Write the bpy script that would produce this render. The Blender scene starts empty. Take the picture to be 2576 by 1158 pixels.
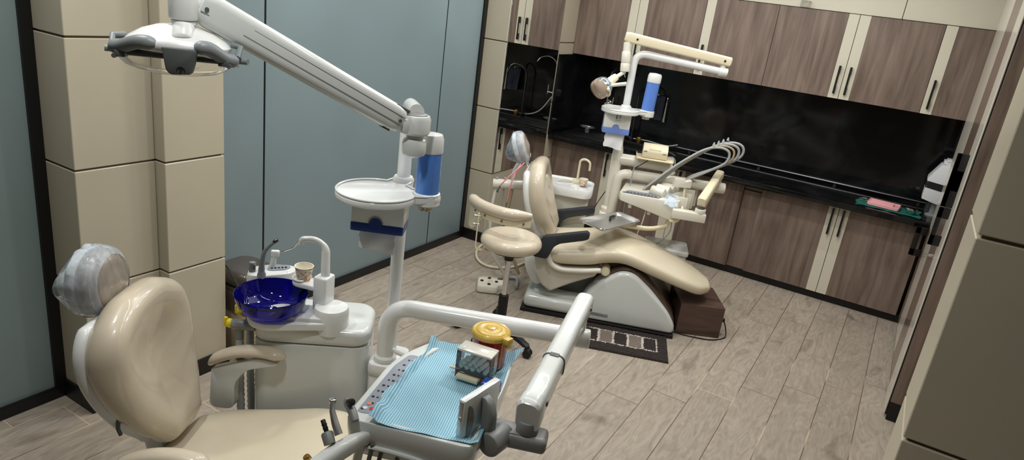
import bpy, bmesh, math, random
from mathutils import Vector, Matrix
random.seed(7)
SC = bpy.context.scene
COL = SC.collection
R = math.radians
# ------------------------------------------------------------------ camera
W, H, FPX = 2576, 1158, 1741.4
ROLL, PITCH, YAW = -0.13318185, 0.33021543, -0.4952721
cam = bpy.data.cameras.new('camera'); camo = bpy.data.objects.new('camera', cam); COL.objects.link(camo)
cam.sensor_fit = 'HORIZONTAL'; cam.sensor_width = 36.0; cam.lens = 36.0*FPX/W; cam.clip_start = 0.05
_f = Vector((math.sin(YAW)*math.cos(PITCH), math.cos(YAW)*math.cos(PITCH), -math.sin(PITCH)))
_r = Vector((math.cos(YAW), -math.sin(YAW), 0)); _d = _f.cross(_r)
_c, _s = math.cos(ROLL), math.sin(ROLL)
_x = _c*_r + _s*_d; _y = -(-_s*_r + _c*_d)
camo.matrix_world = Matrix(((_x.x, _y.x, -_f.x, 0), (_x.y, _y.y, -_f.y, 0), (_x.z, _y.z, -_f.z, 1.95), (0, 0, 0, 1)))
SC.camera = camo
# ------------------------------------------------------------------ world, lights, exposure
wd = bpy.data.worlds.new('world'); SC.world = wd; wd.use_nodes = True
wd.node_tree.nodes['Background'].inputs[0].default_value = (0.80, 0.86, 0.90, 1)
wd.node_tree.nodes['Background'].inputs[1].default_value = 0.06
SC.view_settings.view_transform = 'Standard'; SC.view_settings.look = 'None'
SC.view_settings.exposure = 0.0; SC.view_settings.gamma = 1.0; SC.view_settings.use_curve_mapping = False
CEIL = 2.75
def area(name, loc, power, sx, sy=None, color=(1, 0.995, 0.975), rot=(0, 0, 0), shape=None):
    l = bpy.data.lights.new(name, 'AREA'); l.energy = power; l.color = color
    l.shape = shape or ('RECTANGLE' if sy else 'DISK'); l.size = sx
    if sy: l.size_y = sy
    o = bpy.data.objects.new(name, l); o.location = loc; o.rotation_euler = rot; COL.objects.link(o)
    return o
for lx, ly in ((-2.1, 0.95), (-1.0, 0.85), (-2.1, 2.75), (-0.7, 2.75), (-2.1, 4.2), (-0.7, 4.2)):
    area('ceiling_downlight', (lx, ly, CEIL-0.02), 13.5, 0.16)
area('ceiling_strip_light', (-1.1, 4.85, CEIL-0.02), 15, 2.4, 0.05)
area('ceiling_strip_light', (-1.3, 2.0, CEIL-0.02), 8, 2.4, 0.05)
area('ceiling_panel_light', (-1.3, 3.3, CEIL-0.03), 18, 1.6, 1.6, color=(1, 0.995, 0.975))
# ------------------------------------------------------------------ materials
def lin(c): return tuple((x/12.92 if x <= 0.04045 else ((x+0.055)/1.055)**2.4) for x in (v/255.0 for v in c))
MATS = {}
def new_mat(name):
    m = bpy.data.materials.new(name); m.use_nodes = True
    return m, m.node_tree, m.node_tree.nodes['Principled BSDF']
def N(nt, t, **kw):
    n = nt.nodes.new(t)
    for k, v in kw.items(): setattr(n, k, v)
    return n
def mat(name, rgb, rough=0.5, metal=0.0, coat=0.0, var=0.0, vscale=6.0, bump=0.0, bscale=40.0, trans=0.0, ior=1.45, alpha=1.0, coat_rough=0.06, stretch=None, spec=0.5):
    if name in MATS: return MATS[name]
    m, nt, b = new_mat(name)
    col = lin(rgb)
    b.inputs['Base Color'].default_value = (*col, 1); b.inputs['Roughness'].default_value = rough
    b.inputs['Metallic'].default_value = metal; b.inputs['Coat Weight'].default_value = coat
    b.inputs['Coat Roughness'].default_value = coat_rough; b.inputs['Transmission Weight'].default_value = trans
    b.inputs['IOR'].default_value = ior; b.inputs['Alpha'].default_value = alpha
    b.inputs['Specular IOR Level'].default_value = spec
    tc = N(nt, 'ShaderNodeTexCoord'); mp = N(nt, 'ShaderNodeMapping'); nt.links.new(tc.outputs['Object'], mp.inputs['Vector'])
    if stretch: mp.inputs['Scale'].default_value = stretch
    nz = N(nt, 'ShaderNodeTexNoise'); nz.inputs['Scale'].default_value = vscale; nz.inputs['Detail'].default_value = 4
    nt.links.new(mp.outputs['Vector'], nz.inputs['Vector'])
    v = max(var, 0.015)
    rp = N(nt, 'ShaderNodeValToRGB'); rp.color_ramp.elements[0].position = 0.3; rp.color_ramp.elements[1].position = 0.7
    rp.color_ramp.elements[0].color = (*[c*(1-v) for c in col], 1); rp.color_ramp.elements[1].color = (*[min(1, c*(1+v)) for c in col], 1)
    nt.links.new(nz.outputs['Fac'], rp.inputs['Fac']); nt.links.new(rp.outputs['Color'], b.inputs['Base Color'])
    if bump:
        n2 = N(nt, 'ShaderNodeTexNoise'); n2.inputs['Scale'].default_value = bscale; n2.inputs['Detail'].default_value = 3
        nt.links.new(mp.outputs['Vector'], n2.inputs['Vector'])
        bp = N(nt, 'ShaderNodeBump'); bp.inputs['Strength'].default_value = bump; bp.inputs['Distance'].default_value = 0.01
        nt.links.new(n2.outputs['Fac'], bp.inputs['Height'])
        nt.links.new(bp.outputs['Normal'], b.inputs['Coat Normal' if coat else 'Normal'])
    MATS[name] = m
    return m
def math_node(nt, op, a, b=None):
    n = N(nt, 'ShaderNodeMath', operation=op)
    for i, v in enumerate((a, b)):
        if v is None: continue
        if isinstance(v, (int, float)): n.inputs[i].default_value = v
        else: nt.links.new(v, n.inputs[i])
    return n.outputs[0]
def floor_mat():
    m, nt, b = new_mat('wood_plank_tile')
    g = N(nt, 'ShaderNodeTexCoord'); sp = N(nt, 'ShaderNodeSeparateXYZ'); nt.links.new(g.outputs['Object'], sp.inputs[0])
    xr = math_node(nt, 'DIVIDE', math_node(nt, 'ADD', sp.outputs['X'], 0.82), 0.2)
    row = math_node(nt, 'FLOOR', xr); fx = math_node(nt, 'SUBTRACT', xr, row)
    yr = math_node(nt, 'DIVIDE', math_node(nt, 'SUBTRACT', math_node(nt, 'SUBTRACT', sp.outputs['Y'], math_node(nt, 'MULTIPLY', row, 0.2)), 3.35), 1.2)
    pid = math_node(nt, 'FLOOR', yr); fy = math_node(nt, 'SUBTRACT', yr, pid)
    dx = math_node(nt, 'MULTIPLY', math_node(nt, 'MINIMUM', fx, math_node(nt, 'SUBTRACT', 1.0, fx)), 0.2)
    dy = math_node(nt, 'MULTIPLY', math_node(nt, 'MINIMUM', fy, math_node(nt, 'SUBTRACT', 1.0, fy)), 1.2)
    seam = math_node(nt, 'LESS_THAN', math_node(nt, 'MINIMUM', dx, dy), 0.0019)
    cv = N(nt, 'ShaderNodeCombineXYZ'); nt.links.new(row, cv.inputs[0]); nt.links.new(pid, cv.inputs[1])
    wn = N(nt, 'ShaderNodeTexWhiteNoise', noise_dimensions='3D'); nt.links.new(cv.outputs[0], wn.inputs['Vector'])
    off = N(nt, 'ShaderNodeVectorMath', operation='SCALE'); nt.links.new(wn.outputs['Color'], off.inputs[0]); off.inputs['Scale'].default_value = 20
    ad = N(nt, 'ShaderNodeVectorMath', operation='ADD'); nt.links.new(g.outputs['Object'], ad.inputs[0]); nt.links.new(off.outputs[0], ad.inputs[1])
    def nz(sc, scale, det=5, dist=0.0):
        mp = N(nt, 'ShaderNodeMapping'); mp.inputs['Scale'].default_value = sc; nt.links.new(ad.outputs[0], mp.inputs['Vector'])
        n = N(nt, 'ShaderNodeTexNoise'); n.inputs['Scale'].default_value = scale; n.inputs['Detail'].default_value = det; n.inputs['Distortion'].default_value = dist
        nt.links.new(mp.outputs[0], n.inputs['Vector']); return n.outputs['Fac']
    fine = nz((10, 1.2, 1), 5.0, 7, 1.2); swirl = nz((4.5, 1.1, 1), 2.6, 5, 5.0); knots = nz((2.6, 1.1, 1), 3.0, 2, 0.5)
    rp = N(nt, 'ShaderNodeValToRGB'); e = rp.color_ramp.elements
    e[0].position = 0.28; e[0].color = (*lin((139, 128, 115)), 1); e[1].position = 0.72; e[1].color = (*lin((178, 167, 152)), 1)
    mixf = math_node(nt, 'ADD', math_node(nt, 'MULTIPLY', fine, 0.35), math_node(nt, 'MULTIPLY', swirl, 0.65)); nt.links.new(mixf, rp.inputs['Fac'])
    kr = N(nt, 'ShaderNodeValToRGB'); kr.color_ramp.elements[0].position = 0.62; kr.color_ramp.elements[1].position = 0.80
    nt.links.new(knots, kr.inputs['Fac'])
    m1 = N(nt, 'ShaderNodeMixRGB', blend_type='MULTIPLY'); nt.links.new(math_node(nt, 'MULTIPLY', kr.outputs['Color'], 0.7), m1.inputs[0])
    nt.links.new(rp.outputs['Color'], m1.inputs[1]); m1.inputs[2].default_value = (*lin((150, 138, 130)), 1)
    hv = N(nt, 'ShaderNodeHueSaturation'); nt.links.new(m1.outputs[0], hv.inputs['Color'])
    nt.links.new(math_node(nt, 'ADD', math_node(nt, 'MULTIPLY', wn.outputs['Value'], 0.16), 0.92), hv.inputs['Value'])
    sr = N(nt, 'ShaderNodeValToRGB'); sr.color_ramp.elements[0].position = 0.55; sr.color_ramp.elements[1].position = 0.60
    sr.color_ramp.elements[0].color = (*lin((92, 76, 62)), 1); sr.color_ramp.elements[1].color = (*lin((205, 186, 155)), 1)
    n3 = N(nt, 'ShaderNodeTexNoise'); n3.inputs['Scale'].default_value = 1.1; nt.links.new(g.outputs['Object'], n3.inputs['Vector']); nt.links.new(n3.outputs['Fac'], sr.inputs['Fac'])
    m2 = N(nt, 'ShaderNodeMixRGB'); nt.links.new(seam, m2.inputs[0]); nt.links.new(hv.outputs[0], m2.inputs[1]); nt.links.new(sr.outputs['Color'], m2.inputs[2])
    nt.links.new(m2.outputs[0], b.inputs['Base Color']); b.inputs['Roughness'].default_value = 0.42; b.inputs['Specular IOR Level'].default_value = 0.4
    bp = N(nt, 'ShaderNodeBump'); bp.inputs['Strength'].default_value = 0.15; bp.inputs['Distance'].default_value = 0.004
    nt.links.new(mixf, bp.inputs['Height']); nt.links.new(bp.outputs[0], b.inputs['Normal'])
    return m
def wood_mat(name, dark, light, axis=2, rough=0.42, scale=1.0):
    m, nt, b = new_mat(name)
    g = N(nt, 'ShaderNodeTexCoord')
    oi = N(nt, 'ShaderNodeObjectInfo')
    of = N(nt, 'ShaderNodeVectorMath', operation='ADD'); cb = N(nt, 'ShaderNodeCombineXYZ')
    nt.links.new(math_node(nt, 'MULTIPLY', oi.outputs['Random'], 30.0), cb.inputs[0]); nt.links.new(math_node(nt, 'MULTIPLY', oi.outputs['Random'], 17.0), cb.inputs[2])
    nt.links.new(g.outputs['Object'], of.inputs[0]); nt.links.new(cb.outputs[0], of.inputs[1])
    def nz(s_long, s_cross, scale, det, dist):
        mp = N(nt, 'ShaderNodeMapping'); s = [s_cross]*3; s[axis] = s_long; mp.inputs['Scale'].default_value = s
        nt.links.new(of.outputs[0], mp.inputs['Vector']); n = N(nt, 'ShaderNodeTexNoise')
        n.inputs['Scale'].default_value = scale; n.inputs['Detail'].default_value = det; n.inputs['Distortion'].default_value = dist
        nt.links.new(mp.outputs[0], n.inputs['Vector']); return n.outputs['Fac']
    a = nz(0.55, 7*scale, 3.0, 8, 0.8); c = nz(0.9, 3*scale, 2.0, 3, 0.4)
    rp = N(nt, 'ShaderNodeValToRGB'); e = rp.color_ramp.elements
    e[0].position = 0.32; e[0].color = (*lin(dark), 1); e[1].position = 0.70; e[1].color = (*lin(light), 1)
    nt.links.new(math_node(nt, 'ADD', math_node(nt, 'MULTIPLY', a, 0.65), math_node(nt, 'MULTIPLY', c, 0.35)), rp.inputs['Fac'])
    nt.links.new(rp.outputs['Color'], b.inputs['Base Color']); b.inputs['Roughness'].default_value = rough
    bp = N(nt, 'ShaderNodeBump'); bp.inputs['Strength'].default_value = 0.08; bp.inputs['Distance'].default_value = 0.003
    nt.links.new(a, bp.inputs['Height']); nt.links.new(bp.outputs[0], b.inputs['Normal'])
    return m
def granite_mat():
    m, nt, b = new_mat('black_granite')
    g = N(nt, 'ShaderNodeTexCoord'); n = N(nt, 'ShaderNodeTexNoise'); n.inputs['Scale'].default_value = 2.2; n.inputs['Detail'].default_value = 9; n.inputs['Distortion'].default_value = 1.5
    nt.links.new(g.outputs['Object'], n.inputs['Vector'])
    rp = N(nt, 'ShaderNodeValToRGB'); e = rp.color_ramp.elements
    e[0].position = 0.45; e[0].color = (0.004, 0.004, 0.0045, 1); e[1].position = 0.8; e[1].color = (0.016, 0.017, 0.018, 1)
    nt.links.new(n.outputs['Fac'], rp.inputs['Fac']); nt.links.new(rp.outputs['Color'], b.inputs['Base Color'])
    b.inputs['Roughness'].default_value = 0.09; b.inputs['Specular IOR Level'].default_value = 0.35
    return m
def frosted_mat(name, rgb):
    m, nt, b = new_mat(name)
    g = N(nt, 'ShaderNodeTexCoord'); n = N(nt, 'ShaderNodeTexNoise'); n.inputs['Scale'].default_value = 1.4; n.inputs['Detail'].default_value = 2
    nt.links.new(g.outputs['Object'], n.inputs['Vector'])
    c = lin(rgb); rp = N(nt, 'ShaderNodeValToRGB'); e = rp.color_ramp.elements
    e[0].position = 0.3; e[0].color = (*[x*0.94 for x in c], 1); e[1].position = 0.7; e[1].color = (*[x*1.06 for x in c], 1)
    nt.links.new(n.outputs['Fac'], rp.inputs['Fac']); nt.links.new(rp.outputs['Color'], b.inputs['Base Color'])
    b.inputs['Roughness'].default_value = 0.30; b.inputs['Specular IOR Level'].default_value = 0.5
    n2 = N(nt, 'ShaderNodeTexNoise'); n2.inputs['Scale'].default_value = 300; nt.links.new(g.outputs['Object'], n2.inputs['Vector'])
    bp = N(nt, 'ShaderNodeBump'); bp.inputs['Strength'].default_value = 0.12; bp.inputs['Distance'].default_value = 0.001
    nt.links.new(n2.outputs['Fac'], bp.inputs['Height']); nt.links.new(bp.outputs[0], b.inputs['Normal'])
    return m
def stripe_mat(name, base, line, period, axis=0, duty=0.3, rough=0.7):
    m, nt, b = new_mat(name)
    g = N(nt, 'ShaderNodeTexCoord'); sp = N(nt, 'ShaderNodeSeparateXYZ'); nt.links.new(g.outputs['Object'], sp.inputs[0])
    t = math_node(nt, 'LESS_THAN', math_node(nt, 'FRACT', math_node(nt, 'DIVIDE', sp.outputs[axis], period)), duty)
    mx = N(nt, 'ShaderNodeMixRGB'); nt.links.new(t, mx.inputs[0]); mx.inputs[1].default_value = (*lin(base), 1); mx.inputs[2].default_value = (*lin(line), 1)
    nt.links.new(mx.outputs[0], b.inputs['Base Color']); b.inputs['Roughness'].default_value = rough
    return m
def clear_mat(name, tint, body, fac, rough=0.03, bump=0.0, ior=1.35):
    m = bpy.data.materials.new(name); m.use_nodes = True; nt = m.node_tree; nt.nodes.clear()
    out = N(nt, 'ShaderNodeOutputMaterial'); tr = N(nt, 'ShaderNodeBsdfTransparent'); tr.inputs[0].default_value = (*tint, 1)
    df = N(nt, 'ShaderNodeBsdfDiffuse'); df.inputs[0].default_value = (*lin(body), 1)
    gl = N(nt, 'ShaderNodeBsdfGlossy'); gl.inputs['Roughness'].default_value = rough; gl.inputs[0].default_value = (1, 1, 1, 1)
    m1 = N(nt, 'ShaderNodeMixShader'); m2 = N(nt, 'ShaderNodeMixShader'); fr = N(nt, 'ShaderNodeFresnel'); fr.inputs[0].default_value = ior
    g = N(nt, 'ShaderNodeTexCoord'); nz = N(nt, 'ShaderNodeTexNoise'); nz.inputs['Scale'].default_value = 26; mp = N(nt, 'ShaderNodeMapping'); mp.inputs['Scale'].default_value = (2, 2, 0.7)
    nt.links.new(g.outputs['Object'], mp.inputs[0]); nt.links.new(mp.outputs[0], nz.inputs['Vector'])
    f = math_node(nt, 'ADD', math_node(nt, 'MULTIPLY', math_node(nt, 'SUBTRACT', nz.outputs['Fac'], 0.5), fac*(1.6 if bump else 0.2)), fac)
    nt.links.new(f, m1.inputs[0]); nt.links.new(tr.outputs[0], m1.inputs[1]); nt.links.new(df.outputs[0], m1.inputs[2])
    nt.links.new(fr.outputs[0], m2.inputs[0]); nt.links.new(m1.outputs[0], m2.inputs[1]); nt.links.new(gl.outputs[0], m2.inputs[2])
    if bump:
        bp = N(nt, 'ShaderNodeBump'); bp.inputs['Strength'].default_value = bump; bp.inputs['Distance'].default_value = 0.01
        nt.links.new(nz.outputs['Fac'], bp.inputs['Height']); nt.links.new(bp.outputs[0], gl.inputs['Normal']); nt.links.new(bp.outputs[0], df.inputs['Normal'])
    nt.links.new(m2.outputs[0], out.inputs[0]); return m
def print_mat(name, base, inks, scale):
    m, nt, b = new_mat(name)
    g = N(nt, 'ShaderNodeTexCoord'); v = N(nt, 'ShaderNodeTexVoronoi'); v.inputs['Scale'].default_value = scale; nt.links.new(g.outputs['Object'], v.inputs['Vector'])
    n = N(nt, 'ShaderNodeTexNoise'); n.inputs['Scale'].default_value = scale*1.3; n.inputs['Detail'].default_value = 2; nt.links.new(g.outputs['Object'], n.inputs['Vector'])
    rp = N(nt, 'ShaderNodeValToRGB'); rp.color_ramp.interpolation = 'CONSTANT'; e = rp.color_ramp.elements
    e[0].position = 0; e[0].color = (*lin(base), 1); e[1].position = 0.56; e[1].color = (*lin(inks[0]), 1)
    for i, k in enumerate(inks[1:]):
        q = e.new(0.62+0.05*i); q.color = (*lin(k), 1)
    nt.links.new(n.outputs['Fac'], rp.inputs['Fac']); nt.links.new(rp.outputs['Color'], b.inputs['Base Color']); b.inputs['Roughness'].default_value = 0.55
    return m
M_FLOOR = floor_mat()
M_CREAM = mat('cream_wall_tile', (180, 172, 152), 0.32, var=0.03, vscale=3, bump=0.02, bscale=60)
M_GROOVE = mat('groove_dark', (112, 88, 66), 0.5)
M_CREAMDOOR = mat('cream_laminate', (205, 200, 182), 0.4, var=0.02)
M_CEIL = mat('ceiling_paint', (225, 222, 214), 0.8, var=0.01)
M_PAINT = mat('room_paint', (150, 142, 126), 0.7, var=0.02)
M_WOOD = wood_mat('walnut_laminate', (86, 70, 61), (140, 122, 110))
M_WOODBOX = wood_mat('dark_walnut_board', (56, 38, 32), (96, 74, 64), axis=0)
M_GRANITE = granite_mat()
M_BLACK = mat('black_aluminium', (17, 17, 18), 0.35)
M_PLINTH = mat('black_plinth', (14, 13, 13), 0.4)
M_FROST = frosted_mat('frosted_glass', (120, 136, 140))
M_FROSTD = frosted_mat('frosted_glass_door', (122, 138, 138))
M_CLEAR = clear_mat('clear_glass', (0.93, 0.96, 0.95), (230, 235, 235), 0.06)
M_CLEARP = clear_mat('clear_plastic', (0.99, 0.99, 0.98), (225, 226, 220), 0.03)
M_MIRROR = mat('mirror_silver', (232, 232, 230), 0.01, metal=1.0)
M_WHITE = mat('white_enamel', (222, 224, 222), 0.22, coat=0.4, coat_rough=0.08)
M_WHITE2 = mat('aged_white_enamel', (218, 214, 200), 0.28, coat=0.3, coat_rough=0.1, var=0.03)
M_GREYP = mat('light_grey_enamel', (211, 215, 212), 0.25, coat=0.5, coat_rough=0.08)
M_GRIP = mat('grey_rubber_grip', (122, 128, 130), 0.45)
M_DGREY = mat('dark_grey_plastic', (84, 88, 86), 0.4)
M_MGREY = mat('mid_grey_plastic', (128, 130, 128), 0.4)
M_VINYL = mat('beige_vinyl_in_film', (200, 188, 166), 0.38, coat=0.9, coat_rough=0.06, var=0.04, vscale=5, bump=0.35, bscale=9)
M_VINYLS = mat('beige_vinyl_smooth', (210, 199, 175), 0.36, coat=0.25, coat_rough=0.12, var=0.03, vscale=4)
M_FILM = clear_mat('blue_plastic_cover', (0.96, 0.98, 1.0), (226, 238, 250), 0.30, 0.14, bump=0.3, ior=1.12)
M_HEAD = mat('headrest_vinyl_in_film', (150, 140, 128), 0.3, coat=1.0, coat_rough=0.08, bump=1.0, bscale=22, stretch=(3, 3, 0.6), var=0.14, vscale=14)
M_BROWNC = mat('brown_vinyl_cover', (128, 108, 92), 0.3, coat=0.6)
M_ARMBLK = mat('black_arm_plastic', (40, 44, 50), 0.42)
M_RUBBER = mat('black_rubber', (18, 18, 18), 0.5)
M_CHROME = mat('chrome', (215, 215, 215), 0.1, metal=1.0)
M_STEEL = mat('brushed_steel', (205, 206, 207), 0.38, metal=1.0, var=0.05)
M_STEELD = mat('dark_steel', (96, 98, 100), 0.3, metal=1.0)
M_BRASS = mat('brass', (190, 150, 84), 0.3, metal=1.0)
M_BLUEGL = clear_mat('cobalt_glass', (0.045, 0.04, 0.52), (12, 10, 122), 0.36)
M_BLUETUBE = clear_mat('blue_acrylic', (0.45, 0.66, 1.0), (112, 168, 255), 0.55)
M_BLUETUBE2 = clear_mat('pale_blue_acrylic', (0.5, 0.68, 1.0), (118, 162, 250), 0.6)
M_NAVY = mat('navy_plastic', (30, 58, 130), 0.3)
M_PALEBL = mat('periwinkle_plastic', (112, 140, 206), 0.35)
M_PAPER = mat('white_paper', (236, 238, 240), 0.8, bump=0.2, bscale=30)
M_CUPPAPER = mat('cup_paper_inside', (232, 226, 210), 0.6)
M_CUPPRINT = print_mat('cup_print', (222, 208, 186), ((170, 120, 90), (206, 170, 130), (150, 92, 70)), 60)
M_CUPPRINT2 = print_mat('cup_print_green', (214, 200, 176), ((92, 110, 80), (196, 168, 120), (160, 70, 56)), 70)
M_BIB = stripe_mat('blue_bib_paper', (112, 164, 186), (184, 214, 224), 0.0064, axis=0, duty=0.30)
M_RED = mat('red_plastic', (176, 26, 28), 0.22, coat=0.4)
M_YELLOW = mat('ochre_plastic', (206, 172, 74), 0.3, coat=0.3, var=0.08, vscale=30)
M_YELLOWV = mat('yellow_valve', (230, 208, 40), 0.35)
M_COTTON = mat('cotton', (240, 240, 238), 0.95, bump=0.6, bscale=120)
M_IVORY = mat('ivory_plastic', (222, 212, 182), 0.4, var=0.02)
M_PINK = mat('pink_plastic', (228, 166, 172), 0.4)
M_GREEN = mat('green_surgical_cloth', (20, 96, 84), 0.9, bump=0.4, bscale=90)
M_BIN = mat('bin_dark_plastic', (74, 66, 60), 0.35, coat=0.7)
M_BINB = mat('bin_beige_plastic', (168, 150, 122), 0.4, coat=0.4)
M_PANEL = mat('control_panel_grey', (140, 146, 156), 0.4)
M_HOSE = mat('grey_corrugated_hose', (160, 163, 162), 0.5)
M_HOSED = mat('dark_hose', (96, 92, 86), 0.5)
M_DEVICE = mat('white_device_case', (206, 208, 210), 0.4)
M_RUGD = mat('rug_dark_pile', (52, 44, 42), 1.0, bump=1.0, bscale=200, var=0.2, vscale=120)
M_RUGB = mat('rug_taupe_pile', (128, 116, 106), 1.0, bump=1.0, bscale=200, var=0.12, vscale=120)
M_RUGL = mat('rug_cream_pile', (206, 198, 188), 1.0, bump=1.0, bscale=200, var=0.12, vscale=120)
M_INK = mat('black_ink', (24, 24, 26), 0.6)
M_REDINK = mat('red_ink', (190, 50, 44), 0.5)
M_ORINK = mat('orange_ink', (214, 128, 96), 0.5)
M_CLOTHNAVY = mat('navy_cloth', (24, 28, 40), 0.95, bump=0.4, bscale=80)
M_PINKCORD = mat('pink_cord', (214, 120, 130), 0.4)
M_JBOX = clear_mat('clear_grey_plastic', (0.97, 0.97, 0.95), (215, 214, 204), 0.25)
M_BLUECASE = mat('blue_case', (28, 70, 150), 0.2, coat=0.5)
# ------------------------------------------------------------------ object helpers
WM = {}
def thing(name, label, cat, loc=(0, 0, 0), rz=0.0, group=None):
    o = bpy.data.objects.new(name, None); COL.objects.link(o); o.empty_display_size = 0.1
    o.location = loc; o.rotation_euler = (0, 0, rz)
    WM[o.name] = Matrix.Translation(loc) @ Matrix.Rotation(rz, 4, 'Z')
    o['label'] = label; o['category'] = cat
    if group: o['group'] = group
    return o
def mesh_from(name, bm, mats, smooth=True):
    bmesh.ops.recalc_face_normals(bm, faces=bm.faces[:])
    me = bpy.data.meshes.new(name); bm.to_mesh(me); bm.free()
    for m in (mats if isinstance(mats, (list, tuple)) else [mats]): me.materials.append(m)
    if smooth:
        for p in me.polygons: p.use_smooth = True
        try: me.set_sharp_from_angle(angle=R(38))
        except Exception: pass
    return me
def part(name, bm, m, parent, label=None, smooth=True):
    inv = WM[parent.name].inverted(); bm.transform(inv)
    o = bpy.data.objects.new(name, mesh_from(name, bm, m, smooth)); COL.objects.link(o); o.parent = parent
    WM[o.name] = WM[parent.name]
    if label: o['label'] = label
    return o
def single(name, bm, m, label, cat, loc=(0, 0, 0), rz=0.0, group=None, smooth=True):
    Mx = Matrix.Translation(loc) @ Matrix.Rotation(rz, 4, 'Z'); bm.transform(Mx.inverted())
    o = bpy.data.objects.new(name, mesh_from(name, bm, m, smooth)); COL.objects.link(o)
    o.location = loc; o.rotation_euler = (0, 0, rz); WM[o.name] = Mx
    o['label'] = label; o['category'] = cat
    if group: o['group'] = group
    return o
def struct(name, bm, m, label=None, smooth=False):
    o = bpy.data.objects.new(name, mesh_from(name, bm, m, smooth)); COL.objects.link(o); o['kind'] = 'structure'
    WM[o.name] = Matrix.Identity(4)
    o['label'] = label or name.replace('_', ' '); o['category'] = name.split('_')[0]
    return o
def B(): return bmesh.new()
def V(*a): return Vector(a)
def T(x, y, z): return Matrix.Translation((x, y, z))
def Rz(d): return Matrix.Rotation(R(d), 4, 'Z')
def Rx(d): return Matrix.Rotation(R(d), 4, 'X')
def Ry(d): return Matrix.Rotation(R(d), 4, 'Y')
def frame(o, x, up=(0, 0, 1)):
    "matrix whose local X runs along x, local Z close to up"
    x = Vector(x).normalized(); z = Vector(up); y = z.cross(x)
    if y.length < 1e-5: y = Vector((0, 1, 0)).cross(x)
    y.normalize(); z = x.cross(y)
    return Matrix(((x.x, y.x, z.x, o[0]), (x.y, y.y, z.y, o[1]), (x.z, y.z, z.z, o[2]), (0, 0, 0, 1)))
def box(bm, lo, hi, bev=0.0, Mx=None, seg=2):
    t = bmesh.new(); bmesh.ops.create_cube(t, size=1)
    s = [hi[i]-lo[i] for i in range(3)]; c = [(hi[i]+lo[i])/2 for i in range(3)]
    bmesh.ops.transform(t, matrix=T(*c) @ Matrix.Diagonal((*s, 1)), verts=t.verts)
    if bev: bmesh.ops.bevel(t, geom=t.edges[:], offset=min(bev, min(s)*0.49), segments=seg, profile=0.5, affect='EDGES')
    if Mx is not None: t.transform(Mx)
    add(bm, t)
def add(bm, t):
    me = bpy.data.meshes.new('tmp'); t.to_mesh(me); t.free(); bm.from_mesh(me); bpy.data.meshes.remove(me)
def spline(pts, n=6, closed=False):
    P = [Vector(p) for p in pts]; out = []; L = len(P)
    rng = range(L) if closed else range(L-1)
    for i in rng:
        if closed: a, b, c, d = P[(i-1) % L], P[i], P[(i+1) % L], P[(i+2) % L]
        else: a, b, c, d = P[max(i-1, 0)], P[i], P[i+1], P[min(i+2, L-1)]
        for k in range(n):
            t = k/n
            out.append(0.5*((2*b)+(c-a)*t+(2*a-5*b+4*c-d)*t*t+(3*b-a-3*c+d)*t**3))
    if not closed: out.append(P[-1].copy())
    return out
def fillet(pts, r, n=6):
    "polyline with rounded corners"
    P = [Vector(p) for p in pts]; out = [P[0]]
    for i in range(1, len(P)-1):
        a, b, c = P[i-1], P[i], P[i+1]; u = (a-b); v = (c-b)
        rr = min(r if not isinstance(r, (list, tuple)) else r[i-1], u.length*0.49, v.length*0.49)
        p0 = b+u.normalized()*rr; p1 = b+v.normalized()*rr
        for k in range(n+1):
            t = k/n; out.append((1-t)**2*p0+2*t*(1-t)*b+t*t*p1)
    out.append(P[-1]); return out
def loft(bm, rings, cap=True, closed=True):
    vs = [[bm.verts.new(p) for p in r] for r in rings]; n = len(vs[0])
    for a, b in zip(vs, vs[1:]):
        for i in range(n if closed else n-1):
            j = (i+1) % n
            bm.faces.new((a[i], a[j], b[j], b[i]))
    if cap and closed:
        bm.faces.new(vs[0]); bm.faces.new(list(reversed(vs[-1])))
def tube(bm, pts, r, n=14, cap=True, flat=None):
    P = [Vector(p) for p in pts]; L = len(P); rr = r if isinstance(r, (list, tuple)) else [r]*L
    t0 = (P[1]-P[0]).normalized(); up = Vector((0, 0, 1)) if abs(t0.z) < 0.9 else Vector((1, 0, 0))
    nrm = (up - t0*up.dot(t0)).normalized(); rings = []
    for i in range(L):
        t = (P[min(i+1, L-1)]-P[max(i-1, 0)]).normalized()
        nrm = (nrm - t*nrm.dot(t)).normalized(); bi = t.cross(nrm)
        fl = flat or 1.0
        rings.append([P[i]+(nrm*math.cos(2*math.pi*k/n)*fl+bi*math.sin(2*math.pi*k/n))*rr[i] for k in range(n)])
    loft(bm, rings, cap)
def lathe(bm, prof, Mx=None, n=32, squash=(1, 1)):
    rings = [[Vector((r*math.cos(2*math.pi*k/n)*squash[0], r*math.sin(2*math.pi*k/n)*squash[1], z)) for k in range(n)] for r, z in prof]
    t = bmesh.new(); loft(t, rings, cap=True)
    if Mx is not None: t.transform(Mx)
    add(bm, t)
def rrect(w, h, r, n=5, cx=0, cy=0):
    r = min(r, w/2-1e-4, h/2-1e-4); out = []
    for sx, sy, a0 in ((1, 1, 0), (-1, 1, 90), (-1, -1, 180), (1, -1, 270)):
        for k in range(n+1):
            a = R(a0+90*k/n); out.append((cx+sx*(w/2-r)+r*math.cos(a), cy+sy*(h/2-r)+r*math.sin(a)))
    return out
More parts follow.
